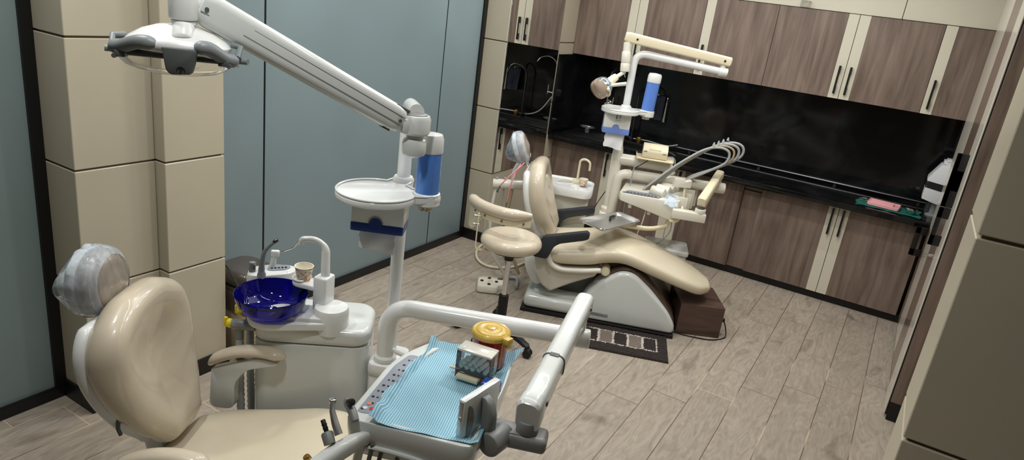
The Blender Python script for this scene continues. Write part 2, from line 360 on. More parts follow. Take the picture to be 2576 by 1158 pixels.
def prism(bm, poly, z0, z1, Mx=None, bev=0.0, seg=2, taper=1.0):
    c = (sum(p[0] for p in poly)/len(poly), sum(p[1] for p in poly)/len(poly))
    t = bmesh.new(); rings = []
    if bev:
        hh = z1-z0; bv = min(bev, hh*0.49)
        def ring(ins, z, f):
            out = []
            for p in poly:
                dx, dy = (p[0]-c[0])*f, (p[1]-c[1])*f; l = math.hypot(dx, dy) or 1
                k = max(0.02, 1-ins/l); out.append(Vector((c[0]+dx*k, c[1]+dy*k, z)))
            return out
        for k in range(seg+1):
            a = R(90*k/seg); rings.append(ring(bv*(1-math.sin(a)), z0+bv*(1-math.cos(a)), 1.0))
        for k in range(seg+1):
            a = R(90*k/seg); rings.append(ring(bv*(1-math.cos(a)), z1-bv*(1-math.sin(a)), taper))
    else:
        rings = [[Vector((p[0], p[1], z0)) for p in poly], [Vector((c[0]+(p[0]-c[0])*taper, c[1]+(p[1]-c[1])*taper, z1)) for p in poly]]
    loft(t, rings)
    if Mx is not None: t.transform(Mx)
    add(bm, t)
def pillow(bm, poly, zt, zb, edge=0.04, dish=0.0, Mx=None, fn=None, seg=5, inner=6):
    "cushion over an outline: rounded edge, top at zt with a dish (or a crown when negative), bottom at zb"
    c = Vector((sum(p[0] for p in poly)/len(poly), sum(p[1] for p in poly)/len(poly))); rings = []; zm = (zt+zb)/2; hh = (zt-zb)/2
    def ring(ins, z):
        out = []
        for p in poly:
            d = Vector((p[0], p[1]))-c; l = d.length or 1; q = c+d*max(0.02, 1-ins/l); out.append(Vector((q.x, q.y, z)))
        return out
    def ringf(f, z): return [Vector((c.x+(p[0]-c.x)*f, c.y+(p[1]-c.y)*f, z)) for p in poly]
    for k in range(2*seg+1):
        a = R(-90+180*k/(2*seg)); rings.append(ring(edge*(1-math.cos(a)), zm+hh*math.sin(a)))
    last = rings[-1]
    for k in range(1, inner+1):
        f = 1-k/inner; f = max(f, 0.03); g = math.sin((1-f)*math.pi/2)**1.5
        rings.append([Vector((c.x+(p.x-c.x)*f, c.y+(p.y-c.y)*f, zt-dish*g)) for p in last])
    t = bmesh.new(); loft(t, rings)
    if fn:
        for v in t.verts: v.co = fn(v.co)
    if Mx is not None: t.transform(Mx)
    add(bm, t)
def cyl(bm, a, b, r, n=20, bev=0.0):
    a, b = Vector(a), Vector(b); d = (b-a); L = d.length; Mx = frame(a, d) @ Ry(90)
    bv = min(bev, r*0.9, L*0.45)
    pr = [(r, 0), (r, L)] if not bv else [(r-bv, 0), (r-bv*0.3, bv*0.3), (r, bv), (r, L-bv), (r-bv*0.3, L-bv*0.3), (r-bv, L)]
    lathe(bm, pr, Mx, n)
def copy_thing(o, loc=None, rz=None, label=None):
    c = o.copy(); COL.objects.link(c); WM[c.name] = WM[o.name]
    if loc is not None: c.location = loc
    if rz is not None: c.rotation_euler = (0, 0, rz)
    if label: c['label'] = label
    for ch in [x for x in COL.objects if x.parent == o]:
        d = ch.copy(); COL.objects.link(d); d.parent = c
        for g in [x for x in COL.objects if x.parent == ch]:
            e = g.copy(); COL.objects.link(e); e.parent = d
    return c
F1 = T(-1.358, 1.278, 0) @ Rz(21)
F2 = T(-1.474, 4.094, 0) @ Rz(21)
def f1(u, v, z): return F1 @ Vector((u, v, z))
def f2(u, v, z): return F2 @ Vector((u, v, z))
# ================================================================== ROOM
bm = B(); box(bm, (-3.3, -2.4, -0.05), (2.6, 6.2, 0)); struct('floor', bm, M_FLOOR, 'greyish beige wood-look plank floor')
bm = B(); box(bm, (-3.3, -2.4, CEIL), (2.6, 6.2, CEIL+0.05)); struct('ceiling', bm, M_CEIL)
bm = B(); box(bm, (-3.3, 6.03, 0), (2.6, 6.15, CEIL)); struct('wall_back', bm, M_CREAM)
bm = B(); box(bm, (-3.3, -2.4, 0), (2.6, -2.3, CEIL)); struct('wall_front', bm, M_PAINT)
bm = B(); box(bm, (1.0, 1.95, 0), (1.1, 6.03, CEIL)); struct('wall_right', bm, M_PAINT)
bm = B(); box(bm, (-3.0, -2.3, 0), (-2.97, 6.03, CEIL)); struct('wall_left', bm, M_PAINT, 'wall plane behind the frosted glass')
GRO = [0.58, 1.085, 1.59, 2.095, 2.6]
def tiles(bm, x0, x1, y0, y1, z0=0.0, inset=0.012, gr=GRO, gap=0.004):
    z = z0
    for g in list(gr)+[CEIL]:
        if g <= z: continue
        top = g-gap if g < CEIL else CEIL
        box(bm, (x0, y0, z), (x1, y1, top), 0.0025, seg=1); z = g+gap
def tiled(name, blocks, label, z0=0.0, gr=GRO):
    bm = B()
    for (x0, x1, y0, y1) in blocks: tiles(bm, x0, x1, y0, y1, z0, gr=gr)
    nf = len(bm.faces)
    for (x0, x1, y0, y1) in blocks: box(bm, (x0+0.01, y0+0.01, z0), (x1-0.01, y1-0.01, CEIL-0.001))
    bm.faces.ensure_lookup_table()
    for f in bm.faces[nf:]: f.material_index = 1
    return struct(name, bm, [M_CREAM, M_GROOVE], label)
tiled('wall_left', [(-2.97, -2.692, 1.41, 1.74), (-2.97, -2.628, 1.742, 2.035)], 'cream tiled pier beside the frosted glass door')
tiled('wall_left', [(-2.97, -2.70, 4.53, 6.03)], 'cream tiled corner pier carrying the mirror')
tiled('wall_right', [(0.18, 1.3, 1.70, 1.95)], 'dark side of the tiled pier at the right edge', gr=[1.085, 1.59, 2.095, 2.6])
tiled('wall_right', [(0.345, 1.0, 5.46, 6.03)], 'glossy cream tiled pier at the right end of the cupboards', gr=[2.114])
# soffit panels over the wall cupboards
bm = B()
for x0, x1 in ((-2.70, -1.45), (-1.446, -0.251), (-0.247, 0.343)): box(bm, (x0, 5.69, 2.104), (x1, 6.03, CEIL), 0.002, seg=1)
struct('wall_back', bm, M_CREAMDOOR, 'cream panelled bulkhead above the wall cupboards')
# skirting
bm = B(); box(bm, (-2.69, 1.40, 0), (-2.68, 1.74, 0.085)); box(bm, (-2.90, 1.398, 0), (-2.68, 1.41, 0.085)); box(bm, (-2.628, 1.735, 0), (-2.616, 2.04, 0.085)); box(bm, (-2.69, 1.733, 0), (-2.616, 1.742, 0.085))
box(bm, (-2.88, 2.035, 0), (-2.616, 2.045, 0.085))
struct('baseboard_left', bm, M_PLINTH, 'black skirting of the tiled pier')
bm = B(); box(bm, (-2.90, 4.518, 0), (-2.69, 4.53, 0.085)); box(bm, (-2.70, 4.53, 0), (-2.69, 5.56, 0.085))
struct('baseboard_left', bm, M_PLINTH, 'black skirting of the corner pier')
bm = B(); box(bm, (-2.69, 5.57, 0), (0.345, 5.585, 0.062)); struct('baseboard_back', bm, M_PLINTH, 'black plinth under the base cupboards')
# frosted glass partition (three panes) and the frosted glass door
def glazing(name, y0, y1, seams, m, label, rail=0.052, stile=0.045, left=True):
    bm = B(); x0, x1 = -2.945, -2.895
    box(bm, (x0, y0, 0), (x1, y1, rail)); box(bm, (x0, y0, CEIL-0.06), (x1, y1, CEIL))
    box(bm, (x0, y1-stile, rail), (x1, y1, CEIL-0.06))
    if left: box(bm, (x0, y0, rail), (x1, y0+stile, CEIL-0.06))
    box(bm, (x1-0.004, y0+0.02, rail+0.004), (x1+0.003, y1-0.02, rail+0.010))
    w = struct(name, bm, M_BLACK, label)
    ys = [y0+(stile if left else 0)] + list(seams) + [y1-stile]
    for a, b in zip(ys, ys[1:]):
        g = 0.006
        bm = B(); box(bm, (-2.925, a+(g if a in seams else 0), rail), (-2.908, b-(g if b in seams else 0), CEIL-0.06), 0.001, seg=1)
        part('glass_pane', bm, m, w, smooth=False)
    if seams:
        bm = B()
        for s in seams: box(bm, (-2.93, s-0.006, rail), (-2.912, s+0.006, CEIL-0.06))
        part('joint_strip', bm, M_BLACK, w, smooth=False)
    return w
glazing('window_1', 2.035, 4.53, [2.50, 4.05], M_FROST, 'frosted glass partition of three panes in a black frame', left=False)
glazing('door_1', -0.6, 1.41, [], M_FROSTD, 'dark frosted glass door in a black frame')
# ================================================================== MIRROR ON THE PIER
bm = B(); box(bm, (-2.70, 4.535, 0.585), (-2.694, 5.385, 2.62), 0.0015, seg=1)
single('wall_mirror', bm, M_MIRROR, 'tall frameless mirror on the cream corner pier reflecting the sink area', 'mirror', (-2.70, 4.96, 0.585))
# ================================================================== KITCHEN CUPBOARDS
def pull(bm, x, y, z0, z1):
    "black flat bar pull with two feet and a waisted middle"
    t = fillet([(x, y, z0), (x, y-0.028, z0+0.012), (x, y-0.028, z1-0.012), (x, y, z1)], 0.01, 3)
    box(bm, (x-0.007, y-0.030, z0), (x+0.007, y-0.024, z1), 0.002, seg=1)
    for za, zb in ((z0, z0+0.055), (z1-0.055, z1)): box(bm, (x-0.006, y-0.028, za), (x+0.006, y, zb), 0.002, seg=1)
def door(parent, x0, x1, y, z0, z1, strip=None, sw=0.072, hz=None, name='door'):
    "walnut leaf with a cream strip at one edge ('l' or 'r') that carries the black pull"
    th = 0.018; g = 0.0015; bm = B()
    a, b = x0+g, x1-g
    if strip == 'l': box(bm, (a+sw, y, z0), (b, y+th, z1), 0.001, seg=1)
    elif strip == 'r': box(bm, (a, y, z0), (b-sw, y+th, z1), 0.001, seg=1)
    else: box(bm, (a, y, z0), (b, y+th, z1), 0.001, seg=1)
    d = part(name, bm, M_WOOD, parent, smooth=False)
    if strip:
        bm = B(); s0, s1 = (a, a+sw) if strip == 'l' else (b-sw, b)
        box(bm, (s0+0.0005, y-0.001, z0), (s1-0.0005, y+th, z1), 0.001, seg=1); part('edge_strip', bm, M_CREAMDOOR, d, 'cream strip', smooth=False)
        bm = B(); pull(bm, (s0+s1)/2, y, *hz); part('handle', bm, M_BLACK, d)
    return d
def carcass(name, x0, x1, y, z0, z1, back, label, group, leaves, hz):
    o = thing(name, label, 'cupboard', ((x0+x1)/2, y, z0), group=group)
    bm = B(); box(bm, (x0+0.001, y+0.019, z0+0.001), (x1-0.001, back, z1-0.001)); part('body', bm, M_WOOD, o, smooth=False)
    for (a, b, s) in leaves: door(o, a, b, y, z0, z1, s, hz=hz)
    return o
UP = (1.505, 2.10); UH = (1.54, 1.74)
carcass('wall_cupboard', -2.699, -1.61, 5.67, *UP, 6.03, 'double walnut wall cupboard next to the mirror pier, cream strips in its middle', 'walnut wall cupboards', [(-2.699, -2.161, 'r'), (-2.161, -1.61, 'l')], UH)
carcass('wall_cupboard', -1.61, -1.065, 5.67, *UP, 6.03, 'single walnut wall cupboard with cream strip on its left, behind the far lamp arm', 'walnut wall cupboards', [(-1.61, -1.065, 'l')], UH)
carcass('wall_cupboard', -1.065, 0.027, 5.67, *UP, 6.03, 'double walnut wall cupboard with two cream strips, right of the far lamp', 'walnut wall cupboards', [(-1.065, -0.511, 'r'), (-0.511, 0.027, 'l')], UH)
carcass('wall_cupboard', 0.027, 0.343, 5.67, *UP, 6.03, 'narrow walnut wall cupboard at the right end with one cream strip', 'walnut wall cupboards', [(0.027, 0.343, 'l')], UH)
LO = (0.062, 0.768); LH = (0.535, 0.735)
carcass('base_cupboard', -2.695, -2.115, 5.54, *LO, 6.03, 'walnut base cupboard under the sink drainer, next to the mirror pier', 'walnut base cupboards', [(-2.695, -2.115, 'r')], LH)
carcass('base_cupboard', -2.115, -0.983, 5.54, *LO, 6.03, 'double walnut base cupboard behind the far dental unit', 'walnut base cupboards', [(-2.115, -1.535, 'r'), (-1.535, -0.983, 'l')], LH)
carcass('base_cupboard', -0.843, 0.285, 5.54, *LO, 6.03, 'double walnut base cupboard at the right end with two pale strips', 'walnut base cupboards', [(-0.843, -0.28, 'r'), (-0.28, 0.285, 'l')], LH)
bm = B(); box(bm, (-0.982, 5.565, LO[0]), (-0.844, 5.60, LO[1]-0.06), 0.001, seg=1); box(bm, (-0.982, 5.575, LO[1]-0.055), (-0.844, 5.60, LO[1]))
single('filler_panel', bm, M_WOOD, 'recessed narrow walnut filler between two base cupboards', 'panel', (-0.913, 5.58, 0.062), smooth=False)
# worktop, splashback
bm = B()
SX0, SX1, SY0, SY1 = -2.17, -1.78, 5.56, 5.86          # sink cut-out
for lo, hi in (((-2.70, 5.43), (SX0, 6.03)), ((SX1, 5.43), (0.345, 6.03)), ((SX0, 5.43), (SX1, SY0)), ((SX0, SY1), (SX1, 6.03))):
    box(bm, (lo[0], lo[1], 0.770), (hi[0], hi[1], 0.812), 0.0)
box(bm, (-2.70, 5.428, 0.766), (0.345, 5.46, 0.812), 0.004, seg=2)
single('worktop', bm, M_GRANITE, 'long glossy black stone worktop along the back wall', 'worktop', (-1.2, 5.73, 0.770))
bm = B(); box(bm, (-2.70, 6.018, 0.812), (0.345, 6.029, 1.505)); single('splashback', bm, M_GRANITE, 'wide glossy black stone splashback behind the worktop', 'splashback', (-1.2, 6.024, 0.812), smooth=False)
bm = B(); box(bm, (-2.70, 5.41, 0.812), (-2.682, 6.018, 1.497), 0.001, seg=1); single('splash_panel', bm, M_GRANITE, 'black stone side panel against the mirror pier', 'splashback', (-2.69, 5.71, 0.812), smooth=False)
bm = B(); tube(bm, [(-1.74, 6.0, 0.835), (-0.7, 6.0, 0.835), (0.34, 6.0, 0.835)], 0.008, 8); 
for k in range(4): box(bm, (-1.6+0.6*k, 6.0, 0.812), (-1.58+0.6*k, 6.018, 0.838))
single('worktop_trim', bm, M_STEELD, 'thin metal trim along the back edge of the worktop', 'trim', (-0.7, 6.0, 0.812))
# sink with drainer
s = thing('kitchen_sink', 'black composite sink with ribbed drainer set into the worktop by the mirror', 'sink', (-2.2, 5.72, 0.812))
bm = B(); z = 0.812
for lo, hi in (((SX0, SY0), (SX0+0.012, SY1)), ((SX1-0.012, SY0), (SX1, SY1)), ((SX0, SY0), (SX1, SY0+0.012)), ((SX0, SY1-0.012), (SX1, SY1))): box(bm, (lo[0], lo[1], z-0.03), (hi[0], hi[1], z+0.008), 0.003)
box(bm, (SX0+0.005, SY0+0.005, z-0.035), (SX1-0.005, SY1-0.005, z-0.028)); part('bowl', bm, M_BLACK, s)
bm = B(); box(bm, (-2.64, 5.55, z), (SX0, 5.90, z+0.006), 0.002)
for a, b in (((-2.64, 5.55), (SX0, 5.562)), ((-2.64, 5.888), (SX0, 5.90)), ((-2.64, 5.55), (-2.628, 5.90))): box(bm, (*a, z), (*b, z+0.012), 0.003)
for k in range(7): box(bm, (-2.60, 5.59+0.045*k, z+0.005), (-2.22, 5.597+0.045*k, z+0.010), 0.002)
part('drainer', bm, M_BLACK, s)
bm = B(); cyl(bm, (-1.975, 5.71, z-0.029), (-1.975, 5.71, z-0.024), 0.03); part('drain', bm, M_STEELD, s)
# taps
s = thing('kitchen_tap', 'slim dark gooseneck tap standing behind the sink', 'tap', (-2.12, 5.93, 0.812))
bm = B(); tube(bm, fillet([(-2.12, 5.93, 0.84), (-2.12, 5.93, 1.24), (-2.06, 5.90, 1.30), (-1.98, 5.86, 1.30), (-1.95, 5.845, 1.20)], 0.05), 0.009, 12); part('spout', bm, M_STEELD, s)
bm = B(); cyl(bm, (-2.12, 5.93, 0.812), (-2.12, 5.93, 0.845), 0.024, bev=0.004); cyl(bm, (-2.12, 5.93, 0.835), (-2.18, 5.92, 0.865), 0.008); part('base', bm, M_BLACK, s)
s = thing('wall_tap', 'chrome wall-mounted swivel tap with a round rose above the drainer', 'tap', (-2.42, 6.018, 1.10))
bm = B(); tube(bm, fillet([(-2.42, 5.96, 1.10), (-2.42, 5.95, 1.38), (-2.34, 5.92, 1.43), (-2.27, 5.88, 1.40), (-2.25, 5.87, 1.36)], 0.05), 0.009, 12); part('spout', bm, M_CHROME, s)
bm = B(); cyl(bm, (-2.42, 6.018, 1.09), (-2.42, 5.99, 1.09), 0.036, bev=0.006); cyl(bm, (-2.42, 5.99, 1.09), (-2.42, 5.94, 1.09), 0.014); part('rose', bm, M_CHROME, s)
bm = B(); cyl(bm, (-2.36, 5.95, 1.07), (-2.36, 5.95, 1.16), 0.008); cyl(bm, (-2.42, 5.95, 1.09), (-2.36, 5.95, 1.09), 0.009); part('lever', bm, M_CHROME, s)
bm = B(); tube(bm, spline([(-2.40, 5.97, 1.05), (-2.30, 5.95, 0.90), (-2.15, 5.97, 0.835), (-1.98, 5.985, 0.835), (-1.80, 5.975, 0.83), (-1.70, 5.98, 0.86)], 6), 0.006, 8); single('water_hose', bm, M_HOSE, 'thin grey hose curling across the worktop behind the sink', 'hose', (-2.0, 5.97, 0.812))
bm = B(); cyl(bm, (-2.05, 5.945, 0.812), (-2.05, 5.945, 0.858), 0.024, bev=0.003); cyl(bm, (-2.05, 5.945, 0.858), (-2.05, 5.945, 0.862), 0.018); single('brass_cap', bm, M_BRASS, 'small brass cylinder on the worktop behind the sink', 'cap', (-2.05, 5.945, 0.812))
# dark cloth hung on a rail, chrome nozzle
s = thing('hand_towel', 'dark navy hand towel hanging on a hook on the black splashback', 'towel', (-1.955, 6.01, 1.25))
bm = B(); pts = []
for i in range(9):
    for j in range(8):
        pass
rows = [[Vector((-2.02+0.13*i/8, 5.985-0.012*math.sin(i*1.1+j*0.3)-0.004*j, 1.25-0.21*j/7)) for i in range(9)] for j in range(8)]
front = rows; back_ = [[p+Vector((0, 0.012, 0)) for p in r] for r in rows]
loft(bm, [f+list(reversed(b)) for f, b in zip(front, back_)]); part('cloth', bm, M_CLOTHNAVY, s)
bm = B(); cyl(bm, (-1.955, 6.018, 1.25), (-1.955, 5.97, 1.255), 0.006); part('hook', bm, M_CHROME, s)
s = thing('spray_nozzle', 'tapered chrome spray nozzle hanging beside the navy towel', 'nozzle', (-1.87, 5.98, 1.04))
bm = B(); lathe(bm, [(0.006, 0.17), (0.008, 0.1), (0.013, 0.02), (0.015, 0)], T(-1.87, 5.975, 1.03)); part('body', bm, M_CHROME, s)
bm = B(); tube(bm, spline([(-1.87, 5.975, 1.195), (-1.87, 5.98, 1.24), (-1.88, 6.012, 1.27)], 5), 0.004, 8); part('hanger', bm, M_CHROME, s)
# glass dish on the drainer
s = thing('glass_dish', 'clear glass dish left on the drainer corner', 'dish', (-2.50, 5.80, 0.822))
bm = B(); lathe(bm, [(0.002, 0.002), (0.022, 0.0), (0.028, 0.035), (0.030, 0.04), (0.026, 0.04), (0.024, 0.006), (0.002, 0.006)], T(-2.50, 5.80, 0.822), 20); part('cup', bm, M_CLEAR, s)
bm = B(); lathe(bm, [(0.030, 0.038), (0.062, 0.052), (0.060, 0.058), (0.028, 0.044)], T(-2.50, 5.80, 0.822), 20, (1.2, 0.8)); part('rim', bm, M_CLEAR, s)
# clear box on top of the bulkhead edge
s = thing('clear_lamp_box', 'small clear plastic box fixed on the bulkhead above the cupboards', 'box', (-0.893, 5.69, 2.104))
bm = B(); box(bm, (-0.928, 5.655, 2.108), (-0.858, 5.69, 2.155), 0.006); part('case', bm, M_JBOX, s)
bm = B(); cyl(bm, (-0.905, 5.658, 2.12), (-0.905, 5.645, 2.12), 0.008); cyl(bm, (-0.880, 5.658, 2.12), (-0.880, 5.645, 2.12), 0.008); part('knob', bm, M_JBOX, s)
# ---- things on the right part of the worktop
z = 0.812
bm = B(); rows = []
for j in range(10):
    rows.append([Vector((-0.19+0.42*i/14+0.01*math.sin(j), 5.49+0.24*j/9+0.006*math.sin(i*1.3), z+0.003+0.004*abs(math.sin(i*0.9+j*1.1)))) for i in range(15)])
loft(bm, [r+[p-Vector((0, 0, 0.0025)) for p in reversed(r)] for r in rows]); single('green_cloth', bm, M_GREEN, 'green surgical cloth spread on the right end of the worktop', 'cloth', (0.02, 5.6, z))
s = thing('instrument_tray', 'pink compartment tray resting on the green cloth', 'tray', (-0.01, 5.60, z+0.008), R(-4))
Mt = WM[s.name]; bm = B()
prism(bm, rrect(0.21, 0.15, 0.015), 0.0, 0.012, Mt, 0.004)
for x0, x1 in ((-0.105, -0.098), (0.098, 0.105)): box(bm, (x0, -0.075, 0.008), (x1, 0.075, 0.024), 0.002, Mt)
for y0, y1 in ((-0.075, -0.068), (0.068, 0.075)): box(bm, (-0.105, y0, 0.008), (0.105, y1, 0.024), 0.002, Mt)
part('tray_base', bm, M_PINK, s)
bm = B()
for k in (-0.034, 0.0, 0.034): box(bm, (-0.098, k-0.002, 0.010), (0.06, k+0.002, 0.022), 0.001, Mt)
box(bm, (0.058, -0.068, 0.010), (0.062, 0.068, 0.022), 0.001, Mt); part('divider', bm, M_PINK, s)
for i, (gx, gy, lb) in enumerate(((-0.145, 5.64, 'small clear glass dish on the left corner of the green cloth'), (0.165, 5.55, 'larger shiny glass bowl on the right corner of the green cloth'))):
    q = 0.026 if i == 0 else 0.042
    bm = B(); lathe(bm, [(0.003, 0.003), (q*0.6, 0.0), (q, q*0.7), (q*1.05, q*0.75), (q*0.9, q*0.7), (q*0.5, 0.006), (0.003, 0.006)], T(gx, gy, z+0.008), 20)
    single('glass_bowl', bm, M_CLEAR if i == 0 else M_CHROME, lb, 'bowl', (gx, gy, z+0.008), group=None)
s = thing('glass_jar', 'small glass jar with metal top in the right corner of the worktop', 'jar', (0.285, 5.80, z))
bm = B(); lathe(bm, [(0.002, 0), (0.034, 0), (0.036, 0.006), (0.036, 0.06), (0.026, 0.075), (0.002, 0.075)], T(0.285, 5.80, z), 20); part('body', bm, M_CLEAR, s)
bm = B(); lathe(bm, [(0.026, 0.074), (0.028, 0.076), (0.028, 0.095), (0.012, 0.10), (0.011, 0.112), (0.002, 0.114)], T(0.285, 5.80, z), 20); part('lid', bm, M_CHROME, s)
# ================================================================== DENTAL CHAIRS
def sring(u, zt, t, hw, n=28, crown=0.25, e=0.42):
    "cross-section of a cushion across the chair at station u"
    out = []; zc = zt-t/2
    for k in range(n):
        a = 2*math.pi*k/n; c, s = math.cos(a), math.sin(a)
        y = hw*math.copysign(abs(c)**e, c); zz = math.copysign(abs(s)**0.7, s)*t/2
        if s > 0: zz -= crown*t*0.35*(y/hw)**2*abs(s)
        out.append(Vector((u, y, zc+zz)))
    return out
def interp_secs(secs, n=5):
    P = spline([Vector((s[0], s[1], s[2], s[3])) if False else Vector((s[0], s[1], s[2])) for s in secs], n)
    Q = spline([Vector((s[3], 0, 0)) for s in secs], n)
    return [(p.x, p.y, max(p.z, 0.01), max(q.x, 0.01)) for p, q in zip(P, Q)]
def cushion(F, secs, crown=0.25, e=0.42):
    bm = B(); rings = [sring(*s, crown=crown, e=e) for s in interp_secs(secs)]
    a, b = secs[0], secs[-1]
    rings.insert(0, sring(a[0]-0.012, a[1]-a[2]*0.16, a[2]*0.68, a[3]*0.93, crown=crown, e=e))
    rings.insert(0, sring(a[0]-0.017, a[1]-a[2]*0.4, a[2]*0.2, a[3]*0.8, crown=crown, e=e))
    rings.append(sring(b[0]+0.010, b[1]-b[2]*0.25, b[2]*0.5, b[3]*0.75, crown=crown, e=e))
    loft(bm, rings); bm.transform(F); return bm
def backmat(F, u0, z0, u1, z1):
    L = math.hypot(u1-u0, z1-z0); yu, yz = (u1-u0)/L, (z1-z0)/L
    M = Matrix(((0, yu, yz, u0), (1, 0, 0, 0), (0, yz, -yu, z0), (0, 0, 0, 1)))
    return F @ M, L
def back_outline(ws, L, n=4):
    pts = [(w, t*L) for t, w in ws] + [(-w, t*L) for t, w in reversed(ws)]
    return [(p.x, p.y) for p in spline([Vector((*p, 0)) for p in pts], n, True)]
def headrest(root, F, u, v, z, tilt, w, h, th, knob_m, film=True, label=None, yaw=0):
    M = F @ T(u, v, z) @ Rz(yaw) @ Ry(-tilt) @ Matrix(((0, 0, 1, 0), (1, 0, 0, 0), (0, 1, 0, 0), (0, 0, 0, 1)))
    ol = [(w/2*math.cos(2*math.pi*k/28), h/2*math.sin(2*math.pi*k/28)) for k in range(28)]
    bm = B(); pillow(bm, ol, th*0.5, -th*0.5, th*0.46, dish=-0.012, Mx=M)
    hd = part('headrest_cushion', bm, M_HEAD, root)
    bm = B(); lathe(bm, [(w*0.47, -th*0.46), (w*0.50, -th*0.30), (w*0.50, -th*0.15), (w*0.48, -th*0.12)], M, 28, (1, h/w)); part('cushion_rim', bm, M_WHITE, hd, 'white rim')
    bm = B(); lathe(bm, [(0.028, -th*1.15), (0.034, -th*1.1), (0.036, -th*0.75), (0.03, -th*0.4)], M @ T(0, -0.015, 0), 20)
    for k in range(8):
        a = 2*math.pi*k/8; cyl(bm, M @ Vector((0.006*math.cos(a), -0.015+0.006*math.sin(a), -th*1.17)), M @ Vector((0.027*math.cos(a), -0.015+0.027*math.sin(a), -th*1.16)), 0.003, 8)
    part('adjusting_knob', bm, knob_m, hd)
    if film:
        rings = []
        for k, (zz, f) in enumerate(((th*0.44, 0.80), (th*0.30, 0.98), (th*0.0, 1.045), (-th*0.35, 1.03), (-th*0.7, 0.80), (-th*1.05, 0.50), (-th*1.28, 0.28))):
            ring = []
            for q in range(48):
                a = 2*math.pi*q/48; wob = 1+(0.006 if k < 3 else 0.03)*math.sin(a*13+k*0.5)+0.01*math.sin(a*5+k)
                sy = h*0.52 if k < 4 else h*0.48
                ring.append(M @ Vector((w*0.51*f*wob*math.cos(a), sy*f*wob*math.sin(a)-0.01*max(0, k-3), zz)))
            rings.append(ring)
        bm = B(); loft(bm, rings, cap=False); part('plastic_cover', bm, M_FILM, hd, 'wrinkled blue plastic cover')
    return hd
def backrest(root, F, u0, z0, u1, z1, ws, th, dish=0.02, yaw=0, dv=0):
    M, L = backmat(F @ T((u0+u1)/2, dv, 0) @ Rz(yaw) @ T(-(u0+u1)/2, 0, 0), u0, z0, u1, z1); ol = back_outline(ws, L)
    def fn(p):
        q = p.copy(); q.z += 0.10*p.x*p.x*1.2 - 0.03*math.sin(math.pi*min(max(p.y/L, 0), 1)); return q
    bm = B(); pillow(bm, ol, th, 0.0, th*0.48, dish=dish, Mx=M, fn=fn, seg=6, inner=8); b = part('backrest', bm, M_VINYL, root)
    ol2 = [(x*0.95, min(y, L*0.90)+0.005) for x, y in ol]
    bm = B(); pillow(bm, ol2, 0.022, -0.020, 0.016, dish=0.0, Mx=M, fn=fn); part('back_shell', bm, M_WHITE, b, 'white moulded shell')
    return M, L, b
# ---------- near chair
ch = thing('dental_chair', 'beige film-wrapped dental chair at the lower left, its seat filling the foreground', 'dental chair', tuple(f1(-0.1, 0, 0)), R(21))
part('seat_cushion', cushion(F1, [(-0.40, 0.470, 0.09, 0.19), (-0.32, 0.482, 0.11, 0.245), (-0.15, 0.512, 0.12, 0.27), (0.0, 0.548, 0.12, 0.275), (0.12, 0.555, 0.12, 0.26), (0.3, 0.50, 0.11, 0.245), (0.5, 0.43, 0.10, 0.22), (0.62, 0.385, 0.085, 0.17), (0.69, 0.355, 0.05, 0.09)], crown=0.15), M_VINYLS, ch)
WS = [(0.0, 0.07), (0.06, 0.105), (0.2, 0.160), (0.4, 0.208), (0.6, 0.235), (0.76, 0.232), (0.88, 0.195), (0.96, 0.125), (1.0, 0.06)]
M1, L1, bk = backrest(ch, F1, -0.465, 0.47, -0.59, 0.955, WS, 0.125, 0.035, yaw=9, dv=0.03)
bm = B(); tube(bm, [M1 @ V(0, -0.06, -0.01), M1 @ V(0, 0.06, -0.005)], 0.05, 14, flat=0.6); box(bm, (-0.06, -0.10, -0.02), (0.06, 0.02, 0.03), 0.01, M1); part('back_hinge', bm, M_WHITE, ch, 'white hinge block')
headrest(ch, F1, -0.615, 0.0, 0.985, 4, 0.200, 0.205, 0.10, M_WHITE, yaw=8)
bm = B(); box(bm, (-0.025, L1*0.86, -0.03), (0.025, L1+0.11, -0.012), 0.006, M1); part('headrest_bar', bm, M_CHROME, ch)
def arm1(sv):
    v = 0.285*sv; du, dz = (0.0, 0.0) if sv > 0 else (0.075, -0.004)
    pad = [(-0.445, v, 0.585), (-0.41, v, 0.62), (-0.34, v, 0.655), (-0.26, v, 0.675), (-0.20, v, 0.676), (-0.165, v, 0.668)]
    bm = B(); P = spline([f1(p[0]+du, p[1], p[2]+dz) for p in pad], 5); n = len(P)
    tube(bm, P, [0.032*min(1, 0.35+4*min(i, n-1-i)/n) for i in range(n)], 16, flat=0.62)
    a = part('armrest', bm, M_VINYL, ch)
    prof = [(-0.43, 0.575), (-0.26, 0.655), (-0.17, 0.652), (-0.30, 0.605), (-0.345, 0.55), (-0.345, 0.43), (-0.44, 0.42)]
    prof = [(p.x, p.y) for p in fillet([Vector((*p, 0)) for p in prof+prof[:1]], 0.03, 4)][:-1]
    bm = B(); prism(bm, prof, -0.02, 0.02, F1 @ T(du, v, dz) @ Rx(90), 0.006); part('arm_support', bm, M_GREYP, a, 'pale grey support')
arm1(1); arm1(-1)
bm = B(); prism(bm, rrect(0.62, 0.40, 0.08, cx=0.0, cy=0), 0.33, 0.44, F1 @ T(-0.05, 0, 0), 0.03, taper=1.05); part('seat_pan', bm, M_GREYP, ch)
bm = B(); prism(bm, rrect(0.30, 0.26, 0.05), 0.06, 0.36, F1 @ T(0.02, 0, 0), 0.02, taper=0.8); part('lift_column', bm, M_GREYP, ch)
bm = B(); prism(bm, rrect(0.95, 0.50, 0.07), 0.0, 0.11, F1, 0.03); part('base', bm, M_GREYP, ch)
